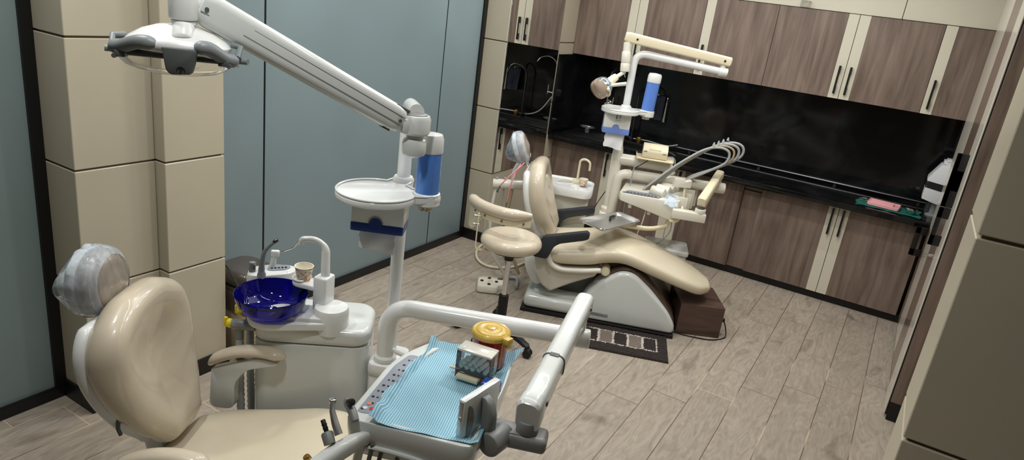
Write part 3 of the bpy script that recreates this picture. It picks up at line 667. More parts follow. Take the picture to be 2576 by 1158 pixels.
bm = B(); tube(bm, [M1 @ V(-0.165, L1*0.30, 0.0), M1 @ V(-0.172, L1*0.25, -0.006), M1 @ V(-0.172, L1*0.205, -0.004)], 0.006, 8); part('release_lever', bm, M_DGREY, bk)
# ---------- far chair
cf = thing('dental_chair', 'beige dental chair with black armrests and a pale humped base in mid-room', 'dental chair', tuple(f2(0, 0, 0)), R(21))
part('seat_cushion', cushion(F2, [(-0.40, 0.470, 0.125, 0.235), (-0.30, 0.478, 0.135, 0.262), (-0.12, 0.510, 0.14, 0.27), (0.0, 0.540, 0.135, 0.265), (0.12, 0.533, 0.12, 0.252), (0.3, 0.478, 0.115, 0.24), (0.48, 0.415, 0.105, 0.215), (0.60, 0.365, 0.09, 0.165), (0.67, 0.335, 0.055, 0.085)]), M_VINYLS, cf)
WS2 = [(0.0, 0.10), (0.05, 0.15), (0.2, 0.20), (0.4, 0.23), (0.6, 0.24), (0.78, 0.22), (0.92, 0.165), (0.985, 0.10)]
M2, L2, bk2 = backrest(cf, F2, -0.455, 0.47, -0.60, 0.945, WS2, 0.12, 0.02)
headrest(cf, F2, -0.665, 0.0, 1.015, 22, 0.175, 0.195, 0.085, M_BLACK)
bm = B(); box(bm, (-0.02, L2*0.86, -0.03), (0.02, L2+0.10, -0.012), 0.006, M2); part('headrest_bar', bm, M_CHROME, cf)
ARM = [(-0.155, 0.622), (-0.135, 0.612), (-0.135, 0.580), (-0.155, 0.568), (-0.30, 0.520), (-0.345, 0.490), (-0.375, 0.400), (-0.47, 0.405), (-0.445, 0.50), (-0.41, 0.548), (-0.37, 0.560)]
ARMP = [(p.x, p.y) for p in fillet([Vector((*p, 0)) for p in ARM+ARM[:1]], 0.02, 4)][:-1]
for v in (-0.285, 0.285):
    bm = B(); prism(bm, ARMP, -0.024, 0.024, F2 @ T(0, v, 0) @ Rx(90), 0.008); part('armrest', bm, M_ARMBLK, cf, 'black plastic armrest')
PAN = [(-0.465, 0.41), (-0.36, 0.415), (-0.335, 0.365), (-0.27, 0.34), (-0.04, 0.375), (-0.055, 0.325), (-0.20, 0.245), (-0.33, 0.165), (-0.39, 0.20), (-0.445, 0.28)]
bm = B(); prism(bm, [(p.x, p.y) for p in fillet([Vector((*p, 0)) for p in PAN+PAN[:1]], 0.015, 3)][:-1], -0.255, 0.255, F2 @ Rx(90), 0.02, seg=3); part('seat_pan', bm, M_WHITE2, cf)
for v in (-0.272, 0.272):
    bm = B(); tube(bm, spline([f2(-0.375, v, 0.42), f2(-0.345, v, 0.365), f2(-0.28, v, 0.338), f2(-0.15, v, 0.352), f2(-0.03, v, 0.378)], 5), 0.017, 12); part('pan_rim', bm, M_WHITE2, cf)
bm = B(); cyl(bm, f2(0.0, -0.235, 0.36), f2(0.0, 0.235, 0.36), 0.029, 24, 0.004); cyl(bm, f2(0.0, -0.245, 0.36), f2(0.0, -0.23, 0.36), 0.022, 20); part('knee_hinge', bm, M_IVORY, cf)
bm = B(); box(bm, (-0.49, -0.25, 0.022), (0.10, 0.25, 0.115), 0.035, F2, 4); box(bm, (-0.44, -0.20, 0.10), (0.06, 0.20, 0.135), 0.02, F2); part('base', bm, M_GREYP, cf)
bm = B(); box(bm, (-0.50, -0.262, 0.0), (0.49, 0.262, 0.024), 0.004, F2); part('base_mat', bm, M_RUBBER, cf, 'black rubber underside')
HUMP = [(-0.14, 0.022), (-0.12, 0.17), (-0.02, 0.30), (0.09, 0.385), (0.18, 0.385), (0.31, 0.29), (0.44, 0.16), (0.49, 0.08), (0.49, 0.022)]
hp = [(p.x, p.y) for p in fillet([Vector((*p, 0)) for p in HUMP+HUMP[:1]], 0.07, 6)][:-1]
bm = B(); prism(bm, hp, -0.25, 0.25, F2 @ Rx(90), 0.035, seg=4); part('base_cover', bm, M_GREYP, cf, 'pale humped plastic cover')
cov = spline([V(0.03, 0, 0.352), V(0.10, 0, 0.396), V(0.18, 0, 0.390), V(0.31, 0, 0.298), V(0.42, 0, 0.188), V(0.475, 0, 0.115), V(0.488, 0, 0.05)], 5)
bm = B(); rings = []
for p in cov:
    rings.append([F2 @ Vector((p.x, y, p.z+dz)) for y, dz in ((-0.225, -0.006), (-0.215, 0.004), (-0.1, 0.010), (0.1, 0.010), (0.215, 0.004), (0.225, -0.006))])
loft(bm, rings, cap=False, closed=False)
bmesh.ops.solidify(bm, geom=bm.faces[:], thickness=0.004); part('cover_flap', bm, M_BROWNC, cf, 'brown vinyl flap')
bm = B(); prism(bm, rrect(0.16, 0.30, 0.03), 0.36, 0.43, F2 @ T(0.08, 0, 0), 0.015); box(bm, (-0.3, -0.12, 0.12), (-0.05, 0.12, 0.30), 0.02, F2); part('lift_link', bm, M_DGREY, cf)
bm = B(); prism(bm, [(p.x, p.y) for p in spline([V(-0.52, 0.40, 0), V(-0.42, 0.405, 0), V(-0.38, 0.33, 0), V(-0.385, 0.20, 0), V(-0.44, 0.17, 0), V(-0.50, 0.24, 0), V(-0.53, 0.33, 0)], 4, True)], -0.19, 0.19, F2 @ Rx(90), 0.02); part('hinge_cover', bm, M_WHITE, cf, 'white rear cover')
# bib chain hanging from the far headrest
s = thing('bib_chain', 'pink bib cord with two metal clips hanging from the far headrest', 'cord', tuple(f2(-0.69, -0.08, 0.93)))
bm = B(); tube(bm, spline([f2(-0.62, -0.09, 0.935), f2(-0.66, -0.17, 0.895), f2(-0.70, -0.215, 0.85), f2(-0.735, -0.225, 0.80)], 5), 0.0035, 8); tube(bm, spline([f2(-0.64, -0.11, 0.93), f2(-0.665, -0.19, 0.86), f2(-0.675, -0.215, 0.78), f2(-0.682, -0.22, 0.70)], 5), 0.0035, 8); part('cord', bm, M_PINKCORD, s)
for a, b in (((-0.735, -0.225, 0.80), (-0.75, -0.228, 0.755)), ((-0.682, -0.22, 0.70), (-0.684, -0.222, 0.65))):
    bm = B(); lathe(bm, [(0.003, 0), (0.006, 0.012), (0.004, 0.03), (0.008, 0.045), (0.002, 0.05)], frame(f2(*a), f2(*b)-f2(*a)) @ Ry(90), 8, (1, 0.5)); part('clip', bm, M_DGREY, s)
# ================================================================== NEAR DENTAL UNIT (spittoon cabinet)
BX = F1 @ T(-0.13, 0.46, 0) @ Rz(15)
un = thing('spittoon_unit', 'near white dental unit cabinet carrying a cobalt blue glass bowl', 'dental unit', tuple(f1(-0.13, 0.46, 0)), R(36))
bm = B(); prism(bm, rrect(0.405, 0.25, 0.06, 7), 0.0, 0.70, BX, 0.006, taper=0.985); part('cabinet', bm, M_GREYP, un)
bm = B(); prism(bm, rrect(0.405, 0.25, 0.06, 7), 0.703, 0.765, BX, 0.022, seg=4); part('cabinet_lid', bm, M_GREYP, un)
def hull2(c0, r0, c1, r1, n=16):
    d = math.atan2(c1[1]-c0[1], c1[0]-c0[0]); L = math.hypot(c1[0]-c0[0], c1[1]-c0[1]); b = math.acos((r0-r1)/L); out = []
    for k in range(n+1):
        a = d+b+(2*math.pi-2*b)*k/n; out.append((c0[0]+r0*math.cos(a), c0[1]+r0*math.sin(a)))
    for k in range(n+1):
        a = d-b+2*b*k/n; out.append((c1[0]+r1*math.cos(a), c1[1]+r1*math.sin(a)))
    return out
bm = B(); prism(bm, hull2((-0.245, 0.345), 0.082, (-0.055, 0.405), 0.058), 0.768, 0.795, F1, 0.008)
ol = hull2((-0.22, 0.355), 0.05, (-0.055, 0.405), 0.056); prism(bm, ol, 0.79, 0.81, F1, 0.006)
part('swivel_base', bm, M_WHITE, un)
bm = B(); lathe(bm, [(0.060, 0.745), (0.061, 0.76), (0.061, 0.822), (0.056, 0.834), (0.0, 0.837)], F1 @ T(-0.055, 0.405, 0), 36); part('swivel_cap', bm, M_WHITE, un)
bm = B(); lathe(bm, [(0.05, 0.0), (0.062, 0.012), (0.088, 0.02), (0.112, 0.045), (0.121, 0.082), (0.124, 0.088), (0.121, 0.091), (0.116, 0.084), (0.105, 0.050), (0.082, 0.028), (0.05, 0.020), (0.012, 0.016)], F1 @ T(-0.249, 0.346, 0.785), 48)
bw = part('spittoon_bowl', bm, M_BLUEGL, un, 'cobalt blue glass bowl')
bm = B(); lathe(bm, [(0.022, 0.0), (0.023, 0.006), (0.016, 0.008), (0.005, 0.010), (0.004, 0.018), (0.0, 0.02)], F1 @ T(-0.249, 0.346, 0.805), 20); part('drain', bm, M_CHROME, bw, 'chrome drain')
TW = F1 @ T(-0.098, 0.432, 0) @ Rz(-8)
bm = B(); box(bm, (-0.026, -0.032, 0.80), (0.026, 0.032, 0.935), 0.008, TW, 3); tw = part('tap_tower', bm, M_WHITE, un)
bm = B(); prism(bm, hull2((-0.088, 0.0), 0.034, (-0.01, 0.0), 0.032), 0.878, 0.897, TW, 0.006)
for k in range(22):
    pass
part('cup_ledge', bm, M_WHITE, tw)
bm = B(); ringp = [TW @ Vector((-0.088+0.032*math.cos(R(50+260*k/20)), 0.032*math.sin(R(50+260*k/20)), 0.903)) for k in range(21)]; tube(bm, ringp, 0.004, 8); part('ledge_rail', bm, M_WHITE, tw)
bm = B(); P = fillet([TW @ V(0.004, 0.0, 0.93), TW @ V(0.000, 0.002, 1.042), TW @ V(-0.035, -0.010, 1.066), TW @ V(-0.078, -0.026, 1.060), TW @ V(-0.080, -0.027, 1.040)], [0.06, 0.03, 0.012], 6); n = len(P)
tube(bm, P, [0.016-0.006*min(1, i/6) for i in range(n)], 14); part('tap_spout', bm, M_WHITE, tw)
# post block on the cabinet's right, for the arm and the lamp pole
bm = B(); prism(bm, rrect(0.105, 0.16, 0.025, 5, 0.147, 0.468), 0.0, 0.63, F1, 0.004); prism(bm, rrect(0.115, 0.17, 0.028, 5, 0.147, 0.468), 0.60, 0.652, F1, 0.012); part('post_block', bm, M_WHITE, un)
# assistant console behind the bowl
CN = F1 @ T(-0.335, 0.52, 0) @ Rz(22)
bm = B(); ol = [(p.x, p.y) for p in spline([V(-0.085, -0.045, 0), V(-0.03, -0.055, 0), V(0.05, -0.03, 0), V(0.085, 0.01, 0), V(0.07, 0.05, 0), V(0.0, 0.06, 0), V(-0.075, 0.03, 0)], 4, True)]
prism(bm, ol, 0.815, 0.875, CN, 0.012); cn = part('assistant_console', bm, M_WHITE, un)
bm = B(); prism(bm, [(x*0.45+0.02, y*0.45+0.015) for x, y in ol], 0.874, 0.8775, CN); part('button_panel', bm, M_PANEL, cn, 'grey button panel')
bm = B()
for k in range(5): cyl(bm, CN @ V(-0.005+0.012*k, 0.006+0.003*k, 0.877), CN @ V(-0.005+0.012*k, 0.006+0.003*k, 0.880), 0.004, 10)
part('button', bm, M_INK, cn)
bm = B(); tube(bm, fillet([CN @ V(0.0, 0.05, 0.83), CN @ V(0.02, 0.10, 0.80), BX @ V(-0.12, 0.10, 0.70)], 0.03), 0.018, 12); part('console_arm', bm, M_WHITE, un)
def holder(bm, x, y): box(bm, (x-0.016, y-0.018, 0.815), (x+0.016, y+0.014, 0.872), 0.006, CN)
s = thing('suction_handpiece', 'grey bent suction handpiece standing in the assistant console', 'handpiece', tuple(CN @ V(0.0, -0.068, 0.80)))
bm = B(); tube(bm, fillet([CN @ V(-0.030, -0.068, 0.80), CN @ V(-0.034, -0.068, 0.915), CN @ V(-0.025, -0.064, 0.975), CN @ V(0.005, -0.056, 1.005)], 0.04), [0.016, 0.0155, 0.0115, 0.0115, 0.0105, 0.010, 0.0095, 0.009, 0.0085, 0.008, 0.008, 0.0075, 0.0075, 0.007, 0.007, 0.007][:16], 12); part('body', bm, M_GRIP, s)
bm = B(); cyl(bm, CN @ V(0.005, -0.056, 1.005), CN @ V(0.020, -0.052, 1.014), 0.0075, 12, 0.002); part('tip', bm, M_STEELD, s)
s = thing('saliva_ejector', 'short grey saliva ejector plugged in the left end of the console', 'handpiece', tuple(CN @ V(-0.07, -0.02, 0.875)))
bm = B(); cyl(bm, CN @ V(-0.07, -0.02, 0.870), CN @ V(-0.07, -0.02, 0.912), 0.012, 14, 0.004); part('body', bm, M_GRIP, s)
bm = B(); box(bm, (-0.066, -0.034, 0.885), (-0.058, -0.026, 0.905), 0.002, CN); part('valve', bm, M_DGREY, s)
s = thing('air_syringe', 'white three-way syringe with thin bent nozzle in the assistant console', 'syringe', tuple(CN @ V(0.0, 0.035, 0.88)))
bm = B(); tube(bm, [CN @ V(-0.005, 0.035, 0.876), CN @ V(0.0, 0.035, 0.925)], [0.012, 0.009], 12); box(bm, (-0.012, 0.025, 0.915), (0.018, 0.045, 0.938), 0.004, CN); part('body', bm, M_WHITE, s)
bm = B(); tube(bm, fillet([CN @ V(0.015, 0.035, 0.928), CN @ V(0.07, 0.03, 0.955), CN @ V(0.088, 0.028, 0.985)], 0.01), 0.0032, 8); part('nozzle', bm, M_CHROME, s)
# suction hoses with yellow valves on the unit's left end
for i, (v, dz, lb) in enumerate(((0.325, 0.0, 'grey suction hose with yellow valve, nearer one on the left end of the near unit'), (0.395, 0.015, 'grey suction hose with yellow valve, farther one on the left end of the near unit'))):
    s = thing('suction_hose', lb, 'hose', tuple(f1(-0.345, v, 0.0)), R(21), 'suction hoses on the near unit')
    u0 = -0.345+0.022*i*0
    bm = B(); cyl(bm, f1(-0.295, v, 0.745+dz), f1(-0.375, v-0.015, 0.745+dz), 0.019, 18, 0.004); cyl(bm, f1(-0.35, v-0.01, 0.745+dz), f1(-0.35, v-0.01, 0.69), 0.015, 16, 0.003); part('valve_body', bm, M_MGREY, s)
    bm = B(); cyl(bm, f1(-0.374, v-0.015, 0.745+dz), f1(-0.392, v-0.018, 0.748+dz), 0.016, 16, 0.004); box(bm, (-0.402, v-0.024, 0.735+dz), (-0.39, v-0.012, 0.768+dz), 0.003, F1); part('valve_knob', bm, M_YELLOWV, s, 'yellow knob')
    bm = B(); P = spline([f1(-0.35, v-0.01, 0.69), f1(-0.345, v-0.012, 0.45), f1(-0.335, v-0.012, 0.2), f1(-0.32, v, 0.03), f1(-0.25, v+0.02, 0.014)], 24); tube(bm, P, [0.0125+0.0022*(i % 2) for i in range(len(P))], 12); part('corrugated_tube', bm, M_HOSE, s)
# paper cup
def paper_cup(x, y, z, r, h, m, label, group=None, rim=True, name='paper_cup'):
    s = thing(name, label, 'cup', (x, y, z), group=group)
    bm = B(); lathe(bm, [(r*0.72, 0.0), (r, h), (r*0.965, h), (r*0.70, 0.004), (0.001, 0.004)], T(x, y, z), 28); part('body', bm, m, s)
    bm = B(); P = [V(x+r*math.cos(2*math.pi*k/28), y+r*math.sin(2*math.pi*k/28), z+h) for k in range(29)]; tube(bm, P, 0.0016, 6, cap=False); part('rim', bm, M_CUPPAPER, s, 'cream rim')
    bm = B(); lathe(bm, [(r*0.705, 0.0045), (r*0.96, h-0.001), (r*0.93, h-0.001), (r*0.68, 0.006), (0.001, 0.006)], T(x, y, z), 28); part('lining', bm, M_CUPPAPER, s)
    return s
q = TW @ V(-0.082, 0.0, 0.897); paper_cup(q.x, q.y, 0.8975, 0.032, 0.052, M_CUPPRINT, 'printed paper cup on the ledge beside the cobalt bowl')
# ================================================================== NEAR OPERATING LAMP
POLE = f1(0.14, 0.495, 0.652)
lp = thing('operating_lamp', 'large near operating lamp with long arm, its head at the top left', 'lamp', tuple(POLE), R(21))
JT = V(*(-1.268, 1.656, 1.543)); LE = V(*(-1.539, 1.115, 1.827)); HD = V(*(-1.542, 1.085, 1.816))
bm = B(); px, py = POLE.x, POLE.y
elbow = V(px, py, 1.565)
tube(bm, fillet([POLE, elbow, V(JT.x, JT.y, 1.575)], 0.05, 8), 0.0225, 20); part('pole', bm, M_WHITE, lp)
# joint housing
bm = B(); jx, jy, jz = JT
dirx = (LE-JT).normalized(); hx = V(dirx.x, dirx.y, 0).normalized()
lathe(bm, [(0.0, -0.035), (0.038, -0.035), (0.044, -0.028), (0.045, 0.012), (0.040, 0.022), (0.0, 0.03)], T(jx, jy, jz), 28); box(bm, (-0.002, -0.028, -0.032), (0.055, 0.028, 0.016), 0.012, frame((jx, jy, jz), hx)); jh = part('joint_housing', bm, M_GREYP, lp)
bm = B(); lathe(bm, [(0.036, 0.018), (0.034, 0.0255), (0.0, 0.031)], T(jx, jy, jz), 24); part('joint_cap', bm, M_MGREY, jh, 'grey cap')
bm = B(); lathe(bm, [(0.0, -0.108), (0.020, -0.106), (0.034, -0.098), (0.037, -0.090), (0.037, -0.062), (0.033, -0.052), (0.026, -0.048), (0.026, -0.030)], T(jx, jy, jz), 28); part('pivot_cup', bm, M_GREYP, jh)
# spring arm
A0 = JT+hx*0.045+V(0, 0, 0.0); A1 = LE; AF = frame(A0, A1-A0); AL = (A1-A0).length
bm = B(); rings = []
for t, w, h in ((0.0, 0.018, 0.026), (0.02, 0.026, 0.036), (0.06, 0.028, 0.040), (0.5, 0.029, 0.041), (0.94, 0.030, 0.042), (0.985, 0.028, 0.036), (1.0, 0.018, 0.024)):
    rings.append([AF @ Vector((t*AL, y, z)) for y, z in rrect(2*w, 2*h, 0.022, 5)])
loft(bm, rings); ar = part('spring_arm', bm, M_GREYP, lp)
bm = B()
for sy in (-1, 1): box(bm, (0.02*AL, sy*0.0285-0.0012, -0.012), (0.98*AL, sy*0.0285+0.0012, -0.009), 0, AF); box(bm, (0.02*AL, sy*0.0285-0.0012, 0.013), (0.78*AL, sy*0.0285+0.0012, 0.0145), 0, AF)
part('arm_seam', bm, M_MGREY, ar)
for t, y in ((0.035, -0.029), (0.86, -0.0305), (0.965, -0.0305), (0.035, 0.029), (0.965, 0.0305)):
    bm = B(); cyl(bm, AF @ V(t*AL, y*0.97, 0.0), AF @ V(t*AL, y*1.06, 0.0), 0.005, 12); part('screw', bm, M_DGREY, ar)
for lo, hi in (((0.0, -0.016, 0.030), (0.05, 0.016, 0.041)), ((0.03, -0.016, -0.043), (0.055, 0.016, -0.036))):
    bm = B(); box(bm, lo, hi, 0.003, AF); part('end_clip', bm, M_DGREY, ar)
# lamp head joint, neck
bm = B(); cyl(bm, HD+V(0, 0, 0.06), HD+V(0, 0, -0.030), 0.034, 26, 0.008); cyl(bm, HD, LE+dirx*-0.0, 0.026, 18); hj = part('head_joint', bm, M_WHITE, lp)
NK = V(*(-1.516, 1.062, 1.752)); bm = B(); cyl(bm, HD+V(0, 0, -0.03), HD+V(0, 0, -0.038), 0.029, 22); cyl(bm, HD+V(0, 0, -0.036), NK+V(0, 0, -0.01), 0.0255, 24, 0.003); part('neck', bm, M_WHITE, hj)
# lamp head: local X along the two handles
LC = V(*(-1.549, 1.069, 1.723)); hl = V(*(-1.827, 1.051, 1.682)); hr = V(*(-1.586, 1.273, 1.682))
LX = (hr-hl); LM = frame(LC, V(LX.x, LX.y, LX.z), (0, 0, 1)) @ Rx(0)
bm = B(); rings = []
for zz, fx, fy in ((-0.004, 0.118, 0.072), (0.006, 0.120, 0.076), (0.020, 0.106, 0.066), (0.036, 0.080, 0.05), (0.048, 0.046, 0.034), (0.053, 0.01, 0.008)):
    rings.append([LM @ Vector((fx*math.copysign(abs(math.cos(a))**0.8, math.cos(a)), 0.02+fy*math.copysign(abs(math.sin(a))**0.8, math.sin(a)), zz)) for a in (2*math.pi*k/36 for k in range(36))])
loft(bm, rings); hs = part('lamp_housing', bm, M_WHITE, lp)
bm = B(); rings = []
for x, y, z, w, h in ((-0.135, 0.0, -0.012, 0.010, 0.010), (-0.12, -0.02, -0.006, 0.014, 0.012), (-0.07, -0.055, 0.006, 0.016, 0.014), (0, -0.068, 0.008, 0.018, 0.018), (0.07, -0.055, 0.004, 0.016, 0.014), (0.12, -0.02, -0.014, 0.014, 0.012), (0.14, 0.0, -0.026, 0.010, 0.010)):
    rings.append([LM @ Vector((x, y+w*math.cos(a), z+h*math.sin(a))) for a in (2*math.pi*k/14 for k in range(14))])
loft(bm, rings); hb = part('grip_bar', bm, M_WHITE, lp)
for sx in (-1, 1):
    P = spline([LM @ V(0.014+sx*0.040, -0.072, 0.010), LM @ V(0.008+sx*0.075, -0.062, 0.010), LM @ V(sx*0.115, -0.032, -0.008-0.006*(sx > 0)), LM @ V(sx*0.138, -0.012, -0.010-0.008*(sx > 0))], 6)
    bm = B(); n = len(P); tube(bm, P, [0.0165*min(1, 0.55+3*min(i, n-1-i)/n) for i in range(n)], 14); tube(bm, [LM @ V(sx*0.138, -0.012, -0.010), LM @ V(sx*0.142, 0.012, 0.012), LM @ V(sx*0.120, 0.03, 0.014)], 0.007, 10); part('grip', bm, M_GRIP, hb, 'grey grip')
    bm = B(); tube(bm, [LM @ V(sx*0.12, 0.02, -0.018), LM @ V(sx*0.142, 0.012, -0.020), LM @ V(sx*0.160, 0.006, -0.020)], [0.009, 0.0085, 0.0075], 12); part('handle', bm, M_GRIP, lp, 'grey side handle')
bm = B(); ol = [(-0.037, 0.022), (0.037, 0.022), (0.035, 0.0), (0.026, -0.036), (-0.020, -0.040), (-0.030, -0.03)]
prism(bm, [(p.x, p.y) for p in fillet([V(*p, 0) for p in ol+ol[:1]], 0.008, 3)][:-1], -0.014, 0.014, LM @ T(0.024, -0.078, -0.014) @ Rx(90), 0.006); sb = part('sensor_box', bm, M_DGREY, lp, 'dark grey sensor box')
bm = B(); P = [LM @ V(0.028+0.009*math.cos(R(180*k/8)), -0.0935, -0.042+0.009*math.sin(R(180*k/8))) for k in range(9)]; tube(bm, P, 0.001, 6); cyl(bm, LM @ V(0.028, -0.092, -0.041), LM @ V(0.028, -0.0945, -0.041), 0.003, 8); part('sensor_mark', bm, M_INK, sb)
bm = B()
box(bm, (-0.115, -0.045, -0.026), (0.115, 0.055, -0.010), 0.006, LM); part('led_board', bm, M_STEELD, lp)
bm = B(); rings = []
for zz, f in ((-0.020, 1.0), (-0.034, 0.99), (-0.046, 0.90), (-0.056, 0.72), (-0.063, 0.45), (-0.066, 0.10)):
    rings.append([LM @ Vector((0.126*f*math.copysign(abs(math.cos(a))**0.9, math.cos(a)), -0.005+0.066*f*math.copysign(abs(math.sin(a))**0.8, math.sin(a)), zz)) for a in (2*math.pi*k/40 for k in range(40))])
loft(bm, rings, cap=False); bm.faces.new([v for v in list(bm.verts)[-40:]]); bmesh.ops.solidify(bm, geom=bm.faces[:], thickness=0.0015); part('clear_cover', bm, M_CLEARP, lp, 'clear plastic cover')
for sx in (-1, 1):
    bm = B(); cyl(bm, LM @ V(sx*0.124, -0.03, -0.028), LM @ V(sx*0.124, -0.050, -0.028), 0.0055, 12); box(bm, (sx*0.112-0.012, -0.05, -0.03), (sx*0.112+0.012, -0.02, -0.014), 0.003, LM); part('cover_latch', bm, M_DGREY, lp)
# ================================================================== ROUND SHELF, TISSUES, CUP DISPENSER (near)
def shelf(F, name, label, zt, c, rad, lobe, pole, m, th=0.022, rlobe=0.046):
    s = thing(name, label, 'shelf', tuple(F @ V(c[0], c[1], zt-th)))
    pts = []
    for k in range(72):
        a = 2*math.pi*k/72; d = V(math.cos(a), math.sin(a), 0); best = 0
        for (x, y), r in ((c, rad), (lobe, rlobe), (pole, 0.036)):
            o = V(x-c[0], y-c[1], 0); b = d.dot(o); disc = b*b-o.length_squared+r*r
            if disc >= 0: best = max(best, b+math.sqrt(disc))
        pts.append((c[0]+d.x*best, c[1]+d.y*best))
    bm = B(); prism(bm, pts, zt-th, zt, F, 0.006, 3); b = part('plate', bm, m, s)
    bm = B(); ring = [F @ V(c[0]+(x-c[0])*0.975, c[1]+(y-c[1])*0.975, zt+0.003) for x, y in pts]; ring.append(ring[0]); tube(bm, ring, 0.0035, 6, cap=False); part('raised_rim', bm, m, b)
    bm = B(); lathe(bm, [(0.0245, zt), (0.036, zt), (0.036, zt+0.010), (0.030, zt+0.018), (0.0245, zt+0.018)], F @ T(pole[0], pole[1], 0), 24); part('collar', bm, m, b)
    return s
shelf(F1, 'round_shelf', 'near round white shelf clamped on the lamp pole above the tissues', 1.303, (0.105, 0.335), 0.128, (0.252, 0.393), (0.14, 0.495), M_WHITE)
def tissue_box(F, c, rot, w, d, h, zt, m_band, label, sheet_label, letters=None, hs=0.085):
    M = F @ T(c[0], c[1], zt) @ Rz(rot)
    s = thing('tissue_dispenser', label, 'tissue dispenser', tuple(F @ V(c[0], c[1], zt-h)))
    bm = B(); box(bm, (-w/2, -d/2, -h*0.78), (w/2, d/2, 0), 0.004, M); b = part('case', bm, M_WHITE, s)
    bm = B(); prism(bm, rrect(w*1.02, d*1.04, 0.006), -h, -h*0.72, M, 0.004)
    cyl(bm, M @ V(-0.004, -d*0.525, -h*0.72), M @ V(-0.004, -d*0.45, -h*0.72), 0.020, 20); part('base_tray', bm, m_band, s, 'blue base tray')
    bm = B(); P = [M @ V(-0.004+0.022*math.cos(R(180*k/10)), -d*0.522, -h*0.71+0.022*math.sin(R(180*k/10))) for k in range(11)]; tube(bm, P, 0.0018, 6); part('window_edge', bm, M_MGREY, b)
    bm = B(); rows = []
    for j in range(9):
        t = j/8; rows.append([M @ V(-w*0.36+w*0.70*i/10+0.003*math.sin(j*1.7)*(1 if i in (0, 10) else 0.3), -d*0.12-0.010*math.sin(t*2.2)+0.006*math.sin(i*0.8+t*3)*t, -h-hs*t*(1+0.10*i/10)+0.005*math.sin(i*0.6)*t) for i in range(11)])
    loft(bm, [r+[p+Vector((0, 0.0015, 0)) for p in reversed(r)] for r in rows]); part('tissue_sheet', bm, M_PAPER, s, 'white tissue hanging out')
    if letters:
        bm = B()
        for lo, hi in letters: box(bm, (lo[0], -d/2-0.0012, lo[1]), (hi[0], -d/2+0.0006, hi[1]), 0, M)
        part('lettering', bm, M_INK, b, 'black letters ET', smooth=False)
    return s
tissue_box(F1, (0.118, 0.350), 8, 0.165, 0.10, 0.105, 1.281, M_NAVY, 'white tissue dispenser with navy base hanging under the near shelf', 'tissue', None, 0.068)
def cup_dispenser(F, c, r, z0, h, m_tube, label, n_cups, glabel, m_print, tilt=0, lobeh=0.03):
    s = thing('cup_dispenser', label, 'cup dispenser', tuple(F @ V(c[0], c[1], z0)))
    M = F @ T(c[0], c[1], z0) @ Ry(tilt)
    bm = B(); lathe(bm, [(r, 0.0), (r, h), (r*0.95, h), (r*0.95, 0.0), (r, 0.0)], M, 32); part('tube', bm, m_tube, s, 'blue transparent tube')
    bm = B(); lathe(bm, [(r*1.03, h-0.012), (r*1.05, h-0.008), (r*1.05, h+0.032), (r*0.9, h+0.045), (0.0, h+0.05)], M, 32); part('cap', bm, M_WHITE, s, 'white cap')
    bm = B(); lathe(bm, [(r*1.12, -0.005), (r*1.12, 0.006), (r*0.98, 0.008), (r*0.98, -0.005)], M, 32); lathe(bm, [(r*1.15, 0.0), (r*1.15, -lobeh), (r*0.8, -lobeh-0.006), (r*0.8, 0.0)], M, 32); part('socket', bm, M_WHITE, s)
    rc = r*0.80
    for k in range(n_cups):
        zc = -0.052+0.0095*k; q = M @ V(0, 0, zc)
        cs = paper_cup(q.x, q.y, q.z, rc, 0.05, m_print, glabel, glabel and glabel[:0] or 'nested paper cups inside the %s dispenser' % ('near' if F is F1 else 'far'))
        cs.rotation_euler = (0, 0, 0.7*k)
    return s
cup_dispenser(F1, (0.252, 0.392), 0.0385, 1.303, 0.152, M_BLUETUBE, 'blue transparent cup dispenser standing on the near shelf', 9, 'paper cup nested in the stack inside the near blue dispenser', M_CUPPRINT2)
# ================================================================== NEAR DELIVERY UNIT (arm, table, viewer)
dl = thing('delivery_table', 'near white instrument table on a jointed arm, covered with blue paper', 'instrument table', tuple(f1(0.142, 0.435, 0.652)), R(21))
JE = f1(0.795, 0.470, 0.865)
P = fillet([f1(0.142, 0.435, 0.652), f1(0.142, 0.435, 0.865), JE], 0.095, 10)
bm = B(); tube(bm, P, 0.032, 22); lathe(bm, [(0.036, 0.652), (0.040, 0.654), (0.040, 0.668), (0.033, 0.676)], F1 @ T(0.142, 0.435, 0), 24); a1 = part('support_arm', bm, M_WHITE, dl)
bm = B(); ax = (JE-f1(0.142, 0.435, 0.865)).normalized(); cyl(bm, JE-ax*0.005, JE+ax*0.052, 0.034, 24, 0.006); part('end_cap', bm, M_WHITE, a1)
bm = B(); cyl(bm, JE+ax*0.01+V(0, 0, 0.02), JE+ax*0.01+V(0, 0, 0.07), 0.022, 20); part('elbow_pivot', bm, M_WHITE, dl)
bm = B(); cyl(bm, f1(0.185, 0.425, 0.70), f1(0.245, 0.40, 0.70), 0.012, 12); cyl(bm, f1(0.165, 0.425, 0.70), f1(0.185, 0.425, 0.70), 0.008, 10); part('arm_lever', bm, M_WHITE, a1)
TA = f1(0.805, 0.478, 0.985); TB = f1(0.716, -0.085, 0.905)
AF = frame(TA, TB-TA); AL = (TB-TA).length; bm = B(); rings = []
for t, w, h in ((-0.05, 0.024, 0.024), (-0.045, 0.029, 0.031), (0.0, 0.031, 0.033), (0.74, 0.032, 0.036), (0.742, 0.0325, 0.0365), (0.97, 0.033, 0.039)):
    rings.append([AF @ Vector((t*AL, y, z)) for y, z in rrect(2*w, 2*h, 0.02, 5)])
loft(bm, rings); a2 = part('link_arm', bm, M_GREYP, dl)
